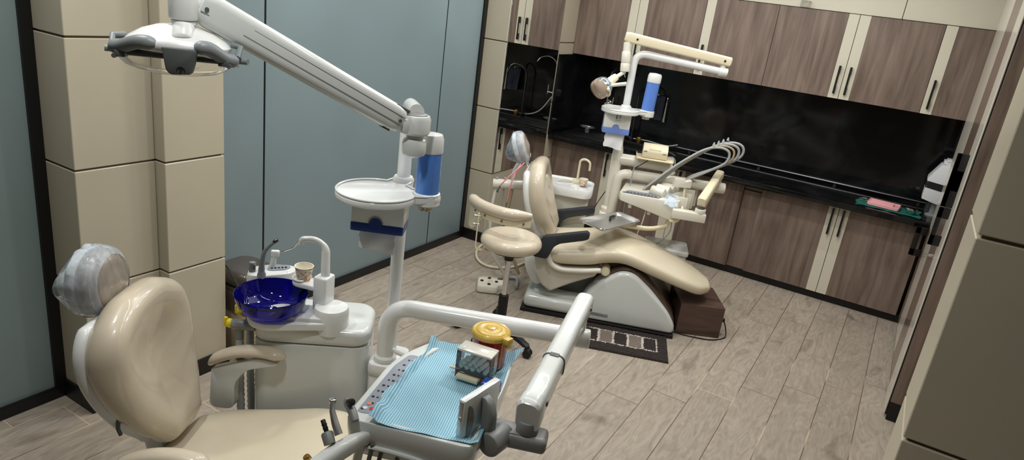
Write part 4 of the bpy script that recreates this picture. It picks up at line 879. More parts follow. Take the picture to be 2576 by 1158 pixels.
bm = B(); rings = [[AF @ Vector((t*AL, y, z-0.004)) for y, z in rrect(2*w, 2*h, 0.022, 5)] for t, w, h in ((0.955, 0.034, 0.048), (1.03, 0.0345, 0.05), (1.045, 0.030, 0.045))]
loft(bm, rings); part('arm_end_cap', bm, M_GREYP, a2)
bm = B(); tube(bm, [AF @ Vector((0.62*AL, y, z)) for y, z in rrect(0.0655, 0.073, 0.02, 5)+rrect(0.0655, 0.073, 0.02, 5)[:1]], 0.002, 6, cap=False); box(bm, (0.605*AL, -0.014, 0.034), (0.635*AL, 0.014, 0.038), 0.002, AF); part('arm_band', bm, M_DGREY, a2)
for t, y in ((0.03, -0.031), (0.92, 0.033), (0.03, 0.031)):
    bm = B(); cyl(bm, AF @ V(t*AL, y*0.97, 0), AF @ V(t*AL, y*1.1, 0), 0.008, 14, 0.001); part('screw', bm, M_STEELD, a2)
bm = B(); cyl(bm, f1(0.716, -0.085, 0.88), f1(0.716, -0.085, 0.842), 0.031, 26, 0.003); part('wrist_pivot', bm, M_MGREY, dl)
bm = B(); box(bm, (0.585, -0.122, 0.797), (0.775, -0.048, 0.842), 0.014, F1, 3); br = part('table_bracket', bm, M_MGREY, dl, 'grey bracket bar')
bm = B(); box(bm, (0.615, -0.112, 0.841), (0.735, -0.058, 0.8435), 0.001, F1); cyl(bm, f1(0.728, -0.066, 0.8425), f1(0.728, -0.066, 0.8443), 0.004, 10); part('bracket_lid', bm, M_MGREY, br)
OUT = [(0.245, -0.206), (0.60, -0.222), (0.622, 0.10), (0.622, 0.264), (0.47, 0.285), (0.343, 0.277), (0.29, 0.18), (0.262, 0.09)]
INN = [(0.322, -0.182), (0.583, -0.197), (0.600, 0.10), (0.600, 0.242), (0.48, 0.262), (0.385, 0.255), (0.352, 0.17), (0.336, 0.08)]
def roundpoly(p, r, n=5, m=96):
    q = fillet([V((p[-1][0]+p[0][0])/2, (p[-1][1]+p[0][1])/2, 0)]+[V(*a, 0) for a in p]+[V((p[-1][0]+p[0][0])/2, (p[-1][1]+p[0][1])/2, 0)], r, n)
    L = [0]
    for a, b in zip(q, q[1:]): L.append(L[-1]+(b-a).length)
    out = []; j = 0
    for k in range(m):
        s = L[-1]*k/m
        while j < len(L)-2 and L[j+1] < s: j += 1
        t = (s-L[j])/max(1e-9, L[j+1]-L[j]); out.append(q[j].lerp(q[j+1], t))
    return out
o_ = roundpoly(OUT, 0.035); i_ = roundpoly(INN, 0.03); oc = sum(o_, V(0, 0, 0))/len(o_)
def off(r, d, z): return [F1 @ Vector((p.x+(oc.x-p.x)/max(1e-6, (oc-p).length)*d, p.y+(oc.y-p.y)/max(1e-6, (oc-p).length)*d, z)) for p in r]
bm = B(); loft(bm, [off(o_, 0.075, 0.722), off(o_, 0.045, 0.724), off(o_, 0.024, 0.735), off(o_, 0.006, 0.775), off(o_, 0.0, 0.815), off(o_, 0.0, 0.842), off(o_, 0.003, 0.848), off(o_, 0.008, 0.850), off(i_, -0.004, 0.850), off(i_, 0.0, 0.847), off(i_, 0.002, 0.828)])
tb = part('table_body', bm, M_GREYP, dl)
bm = B(); P = spline([f1(0.268, -0.205, 0.762), f1(0.33, -0.211, 0.780), f1(0.44, -0.213, 0.776), f1(0.54, -0.208, 0.755), f1(0.585, -0.198, 0.738)], 6); tube(bm, P, 0.007, 8, flat=0.8); part('table_lip', bm, M_GREYP, tb)
pp = [(0.266, -0.172), (0.308, -0.170), (0.323, 0.06), (0.342, 0.165), (0.306, 0.165), (0.283, 0.085)]
bm = B(); prism(bm, [(p.x, p.y) for p in roundpoly(pp, 0.012, m=60)], 0.8495, 0.8515, F1); cp = part('control_panel', bm, M_PANEL, tb, 'grey button panel')
bm = B()
for k in range(30):
    r, c = divmod(k, 3); t = r/9.5; x = 0.276+0.013*c+0.03*t+0.012*t*t; y = -0.155+0.30*t
    if (r, c) in ((0, 1), (0, 2), (1, 0)): continue
    cyl(bm, f1(x, y, 0.8513), f1(x, y, 0.8525), 0.0034 if (r+c) % 2 else 0.0045, 8)
part('button', bm, M_INK, cp)
for (x, y, m, lb) in ((0.286, -0.128, M_ORINK, 'orange button'), (0.300, -0.148, M_REDINK, 'red button'), (0.282, -0.150, M_WHITE, 'white button')):
    bm = B(); cyl(bm, f1(x, y, 0.8513), f1(x, y, 0.8530), 0.0065, 14); part('button', bm, m, cp, lb)
# x-ray viewer
VF = frame(f1(0.549, -0.187, 0.842), f1(0.615, -0.045, 0)-f1(0.549, -0.187, 0)); VL = 0.155
bm = B(); box(bm, (0.0, -0.010, 0.0), (VL, 0.010, 0.118), 0.003, VF); vw = part('film_viewer', bm, M_GREYP, dl, 'upright flat film viewer')
bm = B(); box(bm, (-0.0012, -0.0065, 0.004), (0.002, 0.0065, 0.114), 0.001, VF); box(bm, (-0.004, -0.004, 0.055), (0.0, 0.005, 0.07), 0.001, VF); part('viewer_edge', bm, M_STEEL, vw)
bm = B(); ol = [(0.018, 0.004), (0.018, 0.103), (0.035, 0.085), (0.045, 0.05), (0.04, 0.02), (0.03, 0.004)]; prism(bm, [(p.x, p.y) for p in roundpoly(ol, 0.01, m=36)], 0.010, 0.013, VF @ Rx(90)); part('viewer_plate', bm, M_MGREY, vw)
bm = B(); cyl(bm, VF @ V(0.028, -0.0128, 0.055), VF @ V(0.028, -0.0138, 0.055), 0.007, 14); part('badge', bm, M_BRASS, vw, 'small oval badge')
bm = B(); rings = []
for z, y, w, h in ((0.10, -0.014, 0.013, 0.006), (0.085, -0.026, 0.016, 0.014), (0.05, -0.032, 0.017, 0.018), (0.01, -0.034, 0.017, 0.018), (-0.005, -0.030, 0.015, 0.012)):
    rings.append([VF @ Vector((0.085+a, y+b, z)) for a, b in rrect(2*w, 2*h, min(w, h)*0.6, 4)])
loft(bm, rings); part('viewer_bracket', bm, M_MGREY, vw)
bm = B(); cyl(bm, VF @ V(0.06, -0.055, -0.022), VF @ V(0.14, -0.055, -0.022), 0.034, 26, 0.006); box(bm, (0.07, -0.05, -0.05), (0.13, -0.015, 0.0), 0.01, VF); kn = part('tilt_knob', bm, M_MGREY, vw)
bm = B()
for k in range(12):
    a = R(30*k); cyl(bm, VF @ V(0.139, -0.055+0.026*math.cos(a), -0.022+0.026*math.sin(a)), VF @ V(0.1425, -0.055+0.026*math.cos(a), -0.022+0.026*math.sin(a)), 0.003, 8)
part('knob_teeth', bm, M_WHITE, kn)
# handpiece holder at the front left, hoses
HF = F1
bm = B(); rings = []
for u, v, z, w, h in ((0.318, -0.190, 0.800, 0.018, 0.018), (0.29, -0.235, 0.806, 0.024, 0.022), (0.262, -0.285, 0.800, 0.025, 0.024), (0.238, -0.335, 0.792, 0.025, 0.024), (0.222, -0.365, 0.786, 0.018, 0.018)):
    rings.append([F1 @ Vector((u+a, v+0.3*a, z+b)) for a, b in rrect(2*w, 2*h, min(w, h)*0.7, 4)])
loft(bm, rings); hh = part('handpiece_holder', bm, M_GREYP, dl)
bm = B(); cyl(bm, f1(0.213, -0.335, 0.80), f1(0.205, -0.34, 0.815), 0.009, 14, 0.002); part('holder_switch', bm, M_BRASS, hh)
for i, (u, v, r) in enumerate(((0.30, -0.215, 0.012), (0.33, -0.21, 0.006), (0.355, -0.20, 0.006), (0.40, -0.19, 0.0065))):
    bm = B(); tube(bm, spline([f1(u, v, 0.79), f1(u-0.01, v-0.01, 0.65), f1(u+0.02, v+0.03, 0.45), f1(u+0.06, v+0.2, 0.25)], 6), r, 10); part('instrument_hose', bm, (M_GREYP, M_HOSED, M_HOSED, M_HOSED)[i], dl)
def handp(name, label, pts, rads, mats, tipm, n=12):
    s = thing(name, label, 'handpiece', tuple(pts[-1])); bm = B(); tube(bm, pts[1:], rads[1:], n); part('body', bm, mats, s)
    bm = B(); cyl(bm, pts[0]+V(0, 0, 0.004), pts[0]-V(0, 0, 0.008), rads[0], n, 0.001); part('head', bm, tipm, s); return s
q0, q1, q2, q3 = V(*(-1.069, 1.144, 0.910)), V(*(-1.059, 1.134, 0.887)), V(*(-1.039, 1.125, 0.865)), V(*(-1.020, 1.120, 0.842))
handp('turbine_handpiece', 'slim grey turbine handpiece with silver head standing left of the near instrument table', [q0, q0.lerp(q1, 0.1), q1, q2, q3], [0.009, 0.006, 0.0075, 0.0095, 0.0105], M_STEEL, M_CHROME)
s = thing('motor_handpiece', 'stubby grey micromotor with dark stepped tip in the front holder', 'handpiece', (-1.029, 1.096, 0.823))
bm = B(); a, b = V(*(-1.048, 1.106, 0.844)), V(*(-1.027, 1.097, 0.823)); tube(bm, [a, a.lerp(b, 0.15), b], [0.013, 0.0155, 0.0145], 16); part('motor', bm, M_MGREY, s)
bm = B(); c = V(*(-1.071, 1.114, 0.866)); cyl(bm, a, c, 0.0062, 14, 0.001); tube(bm, [a.lerp(c, 0.3), a.lerp(c, 0.34)], 0.0075, 14); tube(bm, [a.lerp(c, 0.6), a.lerp(c, 0.64)], 0.0075, 14); part('coupling', bm, M_RUBBER, s, 'black stepped tip')
s = thing('air_syringe', 'grey syringe head with black knurled button behind the turbine handpiece', 'syringe', (-1.038, 1.182, 0.872))
bm = B(); tube(bm, [V(*(-1.075, 1.202, 0.881)), V(*(-1.062, 1.195, 0.878)), V(*(-1.033, 1.183, 0.868)), V(*(-1.017, 1.175, 0.855))], [0.007, 0.012, 0.012, 0.011], 12); part('body', bm, M_MGREY, s)
bm = B(); a, b = V(*(-1.062, 1.196, 0.880)), V(*(-1.037, 1.182, 0.900)); cyl(bm, a, b, 0.0095, 14, 0.002); part('button', bm, M_RUBBER, s)
# blue paper bib
def zbib(u, v):
    z = 0.8415
    l = 0.336+0.03*max(0, v)/0.25
    if u < l: z += min(0.016, (l-u)*1.2)
    if v < -0.165: z += (-0.165-v)*0.25
    if u > 0.585: z += (u-0.585)*0.6
    if v > 0.225: z += (v-0.225)*0.55
    z += 0.0016*math.sin(u*60+v*20)*math.sin(v*35)+0.0012*abs(math.sin(v*9+0.4))
    d = math.hypot(u-0.322, v+0.165)
    if d < 0.06: z += 0.030*(1-d/0.06)**1.3
    return z
rows = []
for j in range(41):
    t = j/40; v = -0.208+0.470*t; ul = 0.312+0.055*max(0, t-0.35)*1.1+0.006*math.sin(t*17); ur = 0.606+0.012*t
    if t > 0.9: ur += 0.03*(t-0.9)*10
    rows.append([F1 @ Vector((ul+(ur-ul)*i/36, v+0.012*math.sin(i/36*3.1)*(t > 0.9), zbib(ul+(ur-ul)*i/36, v))) for i in range(37)])
bm = B(); loft(bm, [r+[p-Vector((0, 0, 0.0008)) for p in reversed(r)] for r in rows])
# fold creases
single('paper_bib', bm, M_BIB, 'blue ribbed paper bib lining the near instrument table', 'paper bib', tuple(f1(0.46, 0.02, 0.84)), R(21))
# sharps container
SX = f1(0.543, 0.215, 0.848); s = thing('sharps_container', 'red round sharps container with an ochre yellow lid on the blue paper', 'container', tuple(SX))
bm = B(); lathe(bm, [(0.050, 0.0), (0.053, 0.004), (0.056, 0.104), (0.054, 0.106)], T(*SX), 36); part('body', bm, M_RED, s)
bm = B(); lathe(bm, [(0.058, 0.098), (0.0605, 0.101), (0.0605, 0.112), (0.056, 0.117), (0.050, 0.115), (0.046, 0.119), (0.034, 0.121), (0.030, 0.119), (0.016, 0.121), (0.013, 0.124), (0.0, 0.125)], T(*SX), 40); ld = part('lid', bm, M_YELLOW, s, 'ochre yellow lid')
HDR = (f1(0.62, 0.17, 0)-f1(0.543, 0.215, 0)); CF = frame(SX, HDR)
bm = B(); box(bm, (0.054, -0.014, 0.096), (0.078, 0.014, 0.116), 0.003, CF); box(bm, (0.066, -0.010, 0.085), (0.076, 0.010, 0.10), 0.002, CF); tube(bm, [CF @ V(0.06, -0.012, 0.098), CF @ V(0.058, -0.012, 0.01)], 0.0018, 6); part('clasp', bm, M_YELLOW, ld)
# cotton roll dispenser
KF = frame(f1(0.525, 0.118, 0.848), f1(0.575, 0.103, 0)-f1(0.472, 0.125, 0)); s = thing('cotton_dispenser', 'clear plastic cotton roll box standing before the red sharps container', 'dispenser', tuple(f1(0.525, 0.118, 0.848)))
bm = B(); w, d, h = 0.110, 0.058, 0.092
for lo, hi in (((-w/2, -d/2, 0.022), (w/2, -d/2+0.002, h)), ((-w/2, d/2-0.002, 0.022), (w/2, d/2, h)), ((-w/2, -d/2, 0.022), (-w/2+0.002, d/2, h)), ((w/2-0.002, -d/2, 0.022), (w/2, d/2, h))): box(bm, lo, hi, 0.0005, KF, 1)
cs = part('clear_case', bm, M_CLEARP, s)
bm = B(); box(bm, (-w/2, -d/2, 0.0), (w/2, d/2, 0.020), 0.002, KF); box(bm, (-w/2+0.002, -d/2+0.002, 0.020), (w/2-0.002, d/2-0.002, 0.026), 0.001, KF); part('base', bm, M_CLEARP, s)
bm = B(); box(bm, (-w/2+0.01, -d/2-0.016, 0.004), (w/2-0.03, -d/2+0.01, 0.016), 0.002, KF); box(bm, (-w/2-0.022, -0.02, 0.016), (-w/2+0.01, -0.012, 0.022), 0.001, KF); part('drawer', bm, M_IVORY, s)
bm = B(); box(bm, (-w/2-0.001, -d/2-0.001, h-0.004), (w/2+0.001, d/2+0.001, h+0.004), 0.003, KF); box(bm, (-w/2+0.01, -d/2+0.006, h+0.003), (-w/2+0.02, -d/2+0.03, h+0.0055), 0.001, KF); part('lid', bm, mat('milky_lid', (224, 222, 210), 0.2, coat=0.5, alpha=0.8), s)
k = 0
for lay in range(3):
    for i in range(5-lay):
        x = -0.040+0.019*i+0.009*lay+random.uniform(-.002, .002)
        if x > 0.042: continue
        bm = B(); a = KF @ V(x, -0.019+random.uniform(-.004, .004), 0.034+0.0125*lay+random.uniform(0, .002)); b = KF @ V(x+random.uniform(-.006, .006), 0.016, 0.034+0.0125*lay+random.uniform(0, .003)); cyl(bm, a, b, 0.0068, 12, 0.0015)
        single('cotton_roll', bm, M_COTTON, 'white cotton roll in the heap inside the clear dispenser', 'cotton roll', tuple((a+b)/2), group='cotton rolls in the clear dispenser')
bm = B(); QF = frame(f1(0.590, 0.045, 0.852), f1(0.65, 0.03, 0)-f1(0.56, 0.05, 0)); box(bm, (-0.03, -0.02, 0.0), (0.022, 0.02, 0.035), 0.004, QF); single('small_case', bm, M_BLUECASE, 'small glossy blue case behind the upright film viewer', 'case', tuple(f1(0.59, 0.045, 0.852)))
# ================================================================== WASTE BIN behind the near unit
WB = V(-2.42, 2.30, 0); s = thing('waste_bin', 'bagged waste bin with a dark lid between the tiled pier and the near unit', 'bin', tuple(WB))
WB = V(-2.665, 2.185, 0); s.location = WB; WM[s.name] = T(*WB)
bm = B(); prism(bm, rrect(0.22, 0.19, 0.06), 0.0, 0.34, T(*WB), 0.01, taper=1.06); part('body', bm, M_BINB, s)
bm = B(); prism(bm, rrect(0.25, 0.22, 0.07), 0.33, 0.40, T(*WB), 0.01); prism(bm, rrect(0.265, 0.235, 0.08), 0.40, 0.49, T(*WB), 0.05, seg=5); part('lid', bm, M_BIN, s, 'dark domed lid')
bm = B(); rows = []
for z, f in ((0.27, 1.03), (0.31, 1.10), (0.34, 1.13), (0.365, 1.16), (0.39, 1.14)):
    rows.append([T(*WB) @ Vector((x*f*(1+0.03*math.sin(i*2.3+z*60)), y*f*(1+0.03*math.sin(i*1.9+z*50)), z)) for i, (x, y) in enumerate(rrect(0.235, 0.205, 0.07, 9))])
loft(bm, rows, cap=False); bmesh.ops.solidify(bm, geom=bm.faces[:], thickness=0.001); part('bin_bag', bm, mat('bin_bag', (120, 108, 94), 0.18, coat=0.8, alpha=0.85), s)
bm = B(); tube(bm, spline([T(*WB) @ V(-0.12, -0.10, 0.49), T(*WB) @ V(0.0, -0.12, 0.515), T(*WB) @ V(0.10, -0.13, 0.44)], 6), 0.003, 6); part('lid_cord', bm, M_RUBBER, s)
# ================================================================== TALL CUPBOARD AT THE RIGHT, near-right
tc = thing('tall_cupboard', 'tall walnut cupboard seen edge-on at the right with big black pulls', 'cupboard', (0.6, 4.6, 0))
bm = B(); box(bm, (0.313, 3.98, 0.11), (0.95, 4.0, 2.35)); part('end_panel', bm, M_WOOD, tc, smooth=False)
bm = B(); box(bm, (0.316, 3.978, 0.0), (0.95, 4.0, 0.11)); box(bm, (0.312, 4.46, 0.0), (0.95, 5.45, 0.08)); part('plinth', bm, M_PLINTH, tc, 'black plinth', smooth=False)
bm = B(); box(bm, (0.328, 4.0, 0.08), (0.95, 5.45, 2.35)); part('body', bm, M_WOOD, tc, smooth=False)
M_GLOSSW = mat('glossy_walnut_panel', (108, 90, 80), 0.3, coat=0.5, coat_rough=0.15, var=0.12, vscale=4, stretch=(8, 8, 0.6))
M_GLOSSC = mat('glossy_cream_panel', (208, 202, 188), 0.25, coat=0.5, coat_rough=0.12)
bm = B(); box(bm, (0.300, 4.004, 0.02), (0.33, 4.28, 2.35), 0.002, seg=1); d1 = part('door', bm, M_GLOSSC, tc, 'cream end door', smooth=False)
bm = B(); box(bm, (0.300, 4.284, 0.085), (0.328, 4.74, 2.35), 0.002, seg=1); d2 = part('door', bm, M_GLOSSW, tc, smooth=False)
bm = B(); box(bm, (0.300, 4.744, 0.085), (0.328, 5.22, 0.80)); box(bm, (0.300, 4.744, 0.80), (0.328, 5.45, 2.35)); d4 = part('door', bm, M_GLOSSC, tc, 'cream door', smooth=False)
bm = B(); box(bm, (0.300, 5.224, 0.085), (0.328, 5.45, 0.797), 0.002, seg=1); d3 = part('door', bm, M_GLOSSW, tc, smooth=False)
bm = B(); box(bm, (0.302, 4.2805, 0.085), (0.328, 4.2835, 2.35)); box(bm, (0.306, 4.0005, 0.02), (0.328, 4.0035, 2.35)); part('shadow_gap', bm, M_RUBBER, tc, smooth=False)
def plate_pull(y, z0, z1, parent, out=0.045, foot=None):
    foot = foot or (z1-z0)*0.24; bm = B()
    box(bm, (0.300-out, y-0.004, z0), (0.300-out*0.55, y+0.004, z1), 0.003); box(bm, (0.300-out, y-0.004, z0), (0.300, y+0.004, z0+foot), 0.003); box(bm, (0.300-out, y-0.004, z1-foot), (0.300, y+0.004, z1), 0.003)
    part('handle', bm, M_BLACK, parent, 'black plate pull')
plate_pull(4.20, 0.957, 1.17, d1, 0.055, 0.06); plate_pull(4.20, 1.172, 1.459, d1, 0.055, 0.2); plate_pull(5.38, 0.575, 0.785, d3, 0.075)
bm = B(); cyl(bm, (0.30, 4.40, 0.85), (0.280, 4.40, 0.85), 0.009, 14); lk = part('lock', bm, M_CHROME, d2)
bm = B(); box(bm, (0.262, 4.3985, 0.847), (0.281, 4.4015, 0.853), 0.001); lathe(bm, [(0.008, -0.001), (0.008, 0.001), (0.004, 0.001)], T(0.260, 4.40, 0.838) @ Rx(90), 12); box(bm, (0.256, 4.398, 0.79), (0.260, 4.401, 0.835), 0.001); part('key', bm, M_CHROME, lk)
# white sealing device on the right end of the worktop
s = thing('sealing_device', 'white metal device box with a black screwed band at the right end of the worktop', 'device', (0.28, 5.72, 0.812))
bm = B(); prof = [(0.205, 0.93), (0.345, 0.90), (0.345, 1.20), (0.262, 1.185), (0.205, 1.08)]
t = bmesh.new(); prism(t, [(a, b) for a, b in prof], -0.09, 0.09, T(0, 5.72, 0) @ Rx(90), 0.004); add(bm, t); part('case', bm, M_DEVICE, s)
bm = B(); t = bmesh.new(); prism(t, [(0.2035, 1.015), (0.2035, 1.062), (0.340, 1.05), (0.340, 1.0)], -0.0915, 0.0915, T(0, 5.72, 0) @ Rx(90)); add(bm, t); bd = part('black_band', bm, M_RUBBER, s, 'black band')
for x, zz in ((0.212, 1.052), (0.212, 1.025), (0.322, 1.042), (0.322, 1.012)):
    bm = B(); cyl(bm, (x, 5.629, zz), (x, 5.626, zz), 0.003, 8); part('screw', bm, M_CHROME, bd)
bm = B(); box(bm, (0.27, 5.66, 1.19), (0.345, 5.78, 1.215), 0.004); box(bm, (0.285, 5.655, 1.213), (0.34, 5.785, 1.225), 0.004); part('lid_tray', bm, M_DEVICE, s)
bm = B(); cyl(bm, (0.30, 5.70, 0.905), (0.30, 5.70, 0.815), 0.022, 18); lathe(bm, [(0.045, 0.812), (0.045, 0.82), (0.025, 0.83)], T(0.30, 5.70, 0), 20); part('foot', bm, M_MGREY, s)
# ================================================================== FAR DENTAL UNIT
u2 = thing('spittoon_unit', 'far white dental unit cabinet with a shallow white ceramic basin', 'dental unit', tuple(f2(-0.36, 0.46, 0)), R(21))
bm = B(); prism(bm, rrect(0.33, 0.24, 0.03, 5, -0.365, 0.455), 0.0, 0.66, F2, 0.006, taper=1.04); part('cabinet', bm, M_WHITE2, u2)
bo = [(-0.575, 0.34), (-0.50, 0.295), (-0.21, 0.275), (-0.172, 0.32), (-0.17, 0.56), (-0.24, 0.605), (-0.55, 0.60), (-0.585, 0.50)]
b_ = roundpoly(bo, 0.04); oc = sum(b_, V(0, 0, 0))/len(b_)
def sc(f, z): return [F2 @ Vector((oc.x+(p.x-oc.x)*f, oc.y+(p.y-oc.y)*f, z)) for p in b_]
bm = B(); loft(bm, [sc(0.93, 0.655), sc(0.98, 0.662), sc(1.0, 0.68), sc(1.0, 0.712), sc(0.985, 0.72), sc(0.95, 0.719), sc(0.93, 0.712)]); bs = part('basin', bm, mat('white_ceramic', (232, 234, 234), 0.12, coat=0.6), u2)
bm = B(); lathe(bm, [(0.085, 0.7135), (0.083, 0.7145), (0.06, 0.7138), (0.0, 0.7132)], F2 @ T(-0.42, 0.46, 0), 28, (1.2, 0.9)); part('basin_hollow', bm, M_WHITE, bs)
bm = B(); box(bm, (-0.335, 0.465, 0.712), (-0.275, 0.505, 0.738), 0.005, F2); tp = part('tap_block', bm, M_IVORY, bs)
bm = B(); P = fillet([f2(-0.298, 0.485, 0.735), f2(-0.298, 0.485, 0.885), f2(-0.265, 0.475, 0.90), f2(-0.225, 0.462, 0.885), f2(-0.222, 0.460, 0.825)], 0.035, 6); tube(bm, P, 0.0085, 12); part('tap_spout', bm, M_IVORY, tp)
bm = B(); tube(bm, fillet([f2(-0.33, 0.485, 0.728), f2(-0.40, 0.475, 0.732), f2(-0.43, 0.455, 0.722)], 0.02), 0.005, 8); part('rinse_pipe', bm, M_IVORY, tp)
q = f2(-0.25, 0.425, 0.720); paper_cup(q.x, q.y, 0.7205, 0.031, 0.048, M_CUPPRINT, 'printed paper cup standing in the white basin of the far unit')
bm = B(); prism(bm, rrect(0.115, 0.125, 0.03, 5, -0.05, 0.385), 0.0, 0.575, F2, 0.01); prism(bm, rrect(0.18, 0.1, 0.02, 5, -0.14, 0.43), 0.05, 0.3, F2, 0.01); part('post_block', bm, M_WHITE2, u2)
# assistant holder behind the far chair
bm = B(); cyl(bm, f2(-0.845, 0.135, 0.705), f2(-0.60, 0.175, 0.725), 0.034, 24, 0.008); tube(bm, fillet([f2(-0.62, 0.17, 0.723), f2(-0.56, 0.22, 0.70), f2(-0.52, 0.40, 0.60)], 0.05), 0.02, 12); hb2 = part('holder_bar', bm, M_WHITE2, u2)
for i, (t, r, m, z1) in enumerate(((0.10, 0.013, M_WHITE2, 0.22), (0.32, 0.007, M_HOSE, 0.25), (0.55, 0.011, mat('tan_hose', (168, 152, 122), 0.45), 0.28))):
    p = f2(-0.845, 0.135, 0.70).lerp(f2(-0.60, 0.175, 0.72), t)
    bm = B(); tube(bm, spline([p+V(0, 0, -0.02), p+V(-0.01, -0.005, -0.25), p+V(0.02, 0.02, z1-p.z), p+V(0.10, 0.08, 0.06-p.z)], 6), r, 12); part('holder_hose', bm, m, hb2)
    bm = B(); cyl(bm, p+V(0, 0, 0.02), p+V(0, 0, 0.052), 0.009, 12, 0.002); part('holder_plug', bm, M_HOSE, hb2)
bm = B(); tube(bm, fillet([f2(-0.715, 0.155, 0.735), f2(-0.715, 0.16, 0.82), f2(-0.66, 0.18, 0.92), f2(-0.62, 0.19, 0.93)], 0.06), [0.0135]*16, 12); part('suction_tube', bm, M_WHITE, hb2)
# junction box on the floor
s = thing('junction_box', 'low white floor box with a flat lid between the far chair and the cupboards', 'box', tuple(f2(0.40, 0.37, 0)), R(21))
bm = B(); prism(bm, rrect(0.28, 0.22, 0.02, 4, 0.40, 0.40), 0.0, 0.385, F2, 0.004); part('body', bm, M_WHITE2, s)
bm = B(); prism(bm, rrect(0.30, 0.24, 0.02, 4, 0.40, 0.40), 0.37, 0.405, F2, 0.008); part('lid', bm, M_WHITE, s)
# far pole, lamp
PL = f2(-0.05, 0.40, 0)
l2 = thing('operating_lamp', 'older cream operating lamp on the far pole, its round head tilted down', 'lamp', tuple(f2(-0.05, 0.40, 0.575)), R(21))
bm = B(); TE = f2(0.52, 0.43, 1.625)
tube(bm, fillet([f2(-0.05, 0.40, 1.03), f2(-0.05, 0.40, 1.675), TE], 0.085, 8), 0.0245, 18); part('pole', bm, M_WHITE, l2)
bm = B(); lathe(bm, [(0.034, 0.575), (0.052, 0.577), (0.052, 0.60), (0.042, 0.612), (0.038, 0.615), (0.038, 0.98), (0.034, 1.02), (0.0255, 1.055)], T(PL.x, PL.y, 0), 26); lo2 = part('post', bm, M_WHITE2, l2)
bm = B(); tube(bm, fillet([f2(-0.04, 0.405, 0.955), f2(0.30, 0.42, 0.955), f2(0.322, 0.42, 0.90)], 0.05, 6), 0.040, 18); part('bracket_arm', bm, M_WHITE2, lo2)
d = (TE-f2(-0.05, 0.40, 1.675)).normalized(); bm = B(); cyl(bm, TE-d*0.02, TE+d*0.035, 0.030, 22, 0.005); part('tube_end', bm, M_WHITE, l2)
S0 = TE+d*0.0+V(0, 0, 0.072); S1 = f2(-0.135, 0.365, 1.765); AF = frame(S0, S1-S0); AL = (S1-S0).length
bm = B(); cyl(bm, TE+V(0, 0, 0.02), S0, 0.018, 16); part('lamp_pivot', bm, M_WHITE2, l2)
bm = B(); rings = [[AF @ Vector((t*AL, y, z)) for y, z in rrect(2*w, 2*h, 0.012, 4)] for t, w, h in ((-0.07, 0.018, 0.022), (-0.06, 0.024, 0.030), (0.5, 0.024, 0.031), (0.96, 0.025, 0.033), (1.0, 0.02, 0.027))]
loft(bm, rings); ar2 = part('spring_arm', bm, M_IVORY, l2)
for t in (0.0, 0.88):
    bm = B(); cyl(bm, AF @ V(t*AL, 0.022, 0), AF @ V(t*AL, 0.028, 0), 0.007, 12); cyl(bm, AF @ V(t*AL, -0.022, 0), AF @ V(t*AL, -0.028, 0), 0.007, 12); part('screw', bm, M_STEELD, ar2)
D0 = f2(-0.115, 0.365, 1.73); D1 = f2(-0.105, 0.35, 1.60); D2 = f2(-0.10, 0.345, 1.545)
bm = B(); cyl(bm, D0, D1, 0.024, 18); cyl(bm, D0.lerp(D1, 0.45), D1, 0.0295, 20, 0.003); cyl(bm, D1, D2, 0.031, 20, 0.004); part('drop_link', bm, M_WHITE2, l2)
H0 = f2(-0.165, 0.30, 1.492); H1 = f2(-0.225, 0.235, 1.435)
bm = B(); tube(bm, [D2, D2.lerp(H0, 0.6), H0], 0.013, 12); part('head_link', bm, M_WHITE2, l2)
HFm = frame(H0, H1-H0)
bm = B(); tube(bm, [H0-(H1-H0)*0.25, H0, H0.lerp(H1, 0.45)], [0.024, 0.027, 0.028], 18); part('head_socket', bm, M_IVORY, l2)
HM = frame(H0.lerp(H1, 0.45), (H1-H0).normalized()+V(-0.25, -0.1, -0.2)) @ Ry(90)
bm = B(); lathe(bm, [(0.028, -0.005), (0.050, 0.006), (0.064, 0.03), (0.066, 0.05), (0.062, 0.05), (0.058, 0.032), (0.03, 0.012), (0.0, 0.010)], HM, 30); hd2 = part('reflector', bm, mat('mirror_reflector', (200, 220, 232), 0.15, metal=0.9), l2)
bm = B(); lathe(bm, [(0.066, 0.048), (0.068, 0.055), (0.066, 0.085), (0.060, 0.10), (0.052, 0.106), (0.0, 0.112)], HM, 30); part('lamp_shield', bm, mat('peach_clear_plastic', (226, 206, 190), 0.12, trans=0.75, ior=1.2), hd2)
bm = B(); P = [HM @ V(0.070*math.cos(R(a)), 0.070*math.sin(R(a)), 0.045) for a in range(-100, 101, 20)]; tube(bm, P, 0.006, 8); cyl(bm, HM @ V(0.0, 0.066, 0.05), HM @ V(0.0, 0.088, 0.06), 0.010, 12, 0.003); cyl(bm, HM @ V(0.0, -0.066, 0.05), HM @ V(0.0, -0.088, 0.06), 0.010, 12, 0.003); part('head_yoke', bm, M_IVORY, hd2)
bm = B(); hx = H0.lerp(H1, 0.5); tube(bm, [hx+V(0.02, 0.0, -0.01), hx+(F2.to_3x3() @ V(0.12, -0.03, 0.018))], [0.011, 0.012], 12); part('lamp_handle', bm, M_WHITE2, hd2)
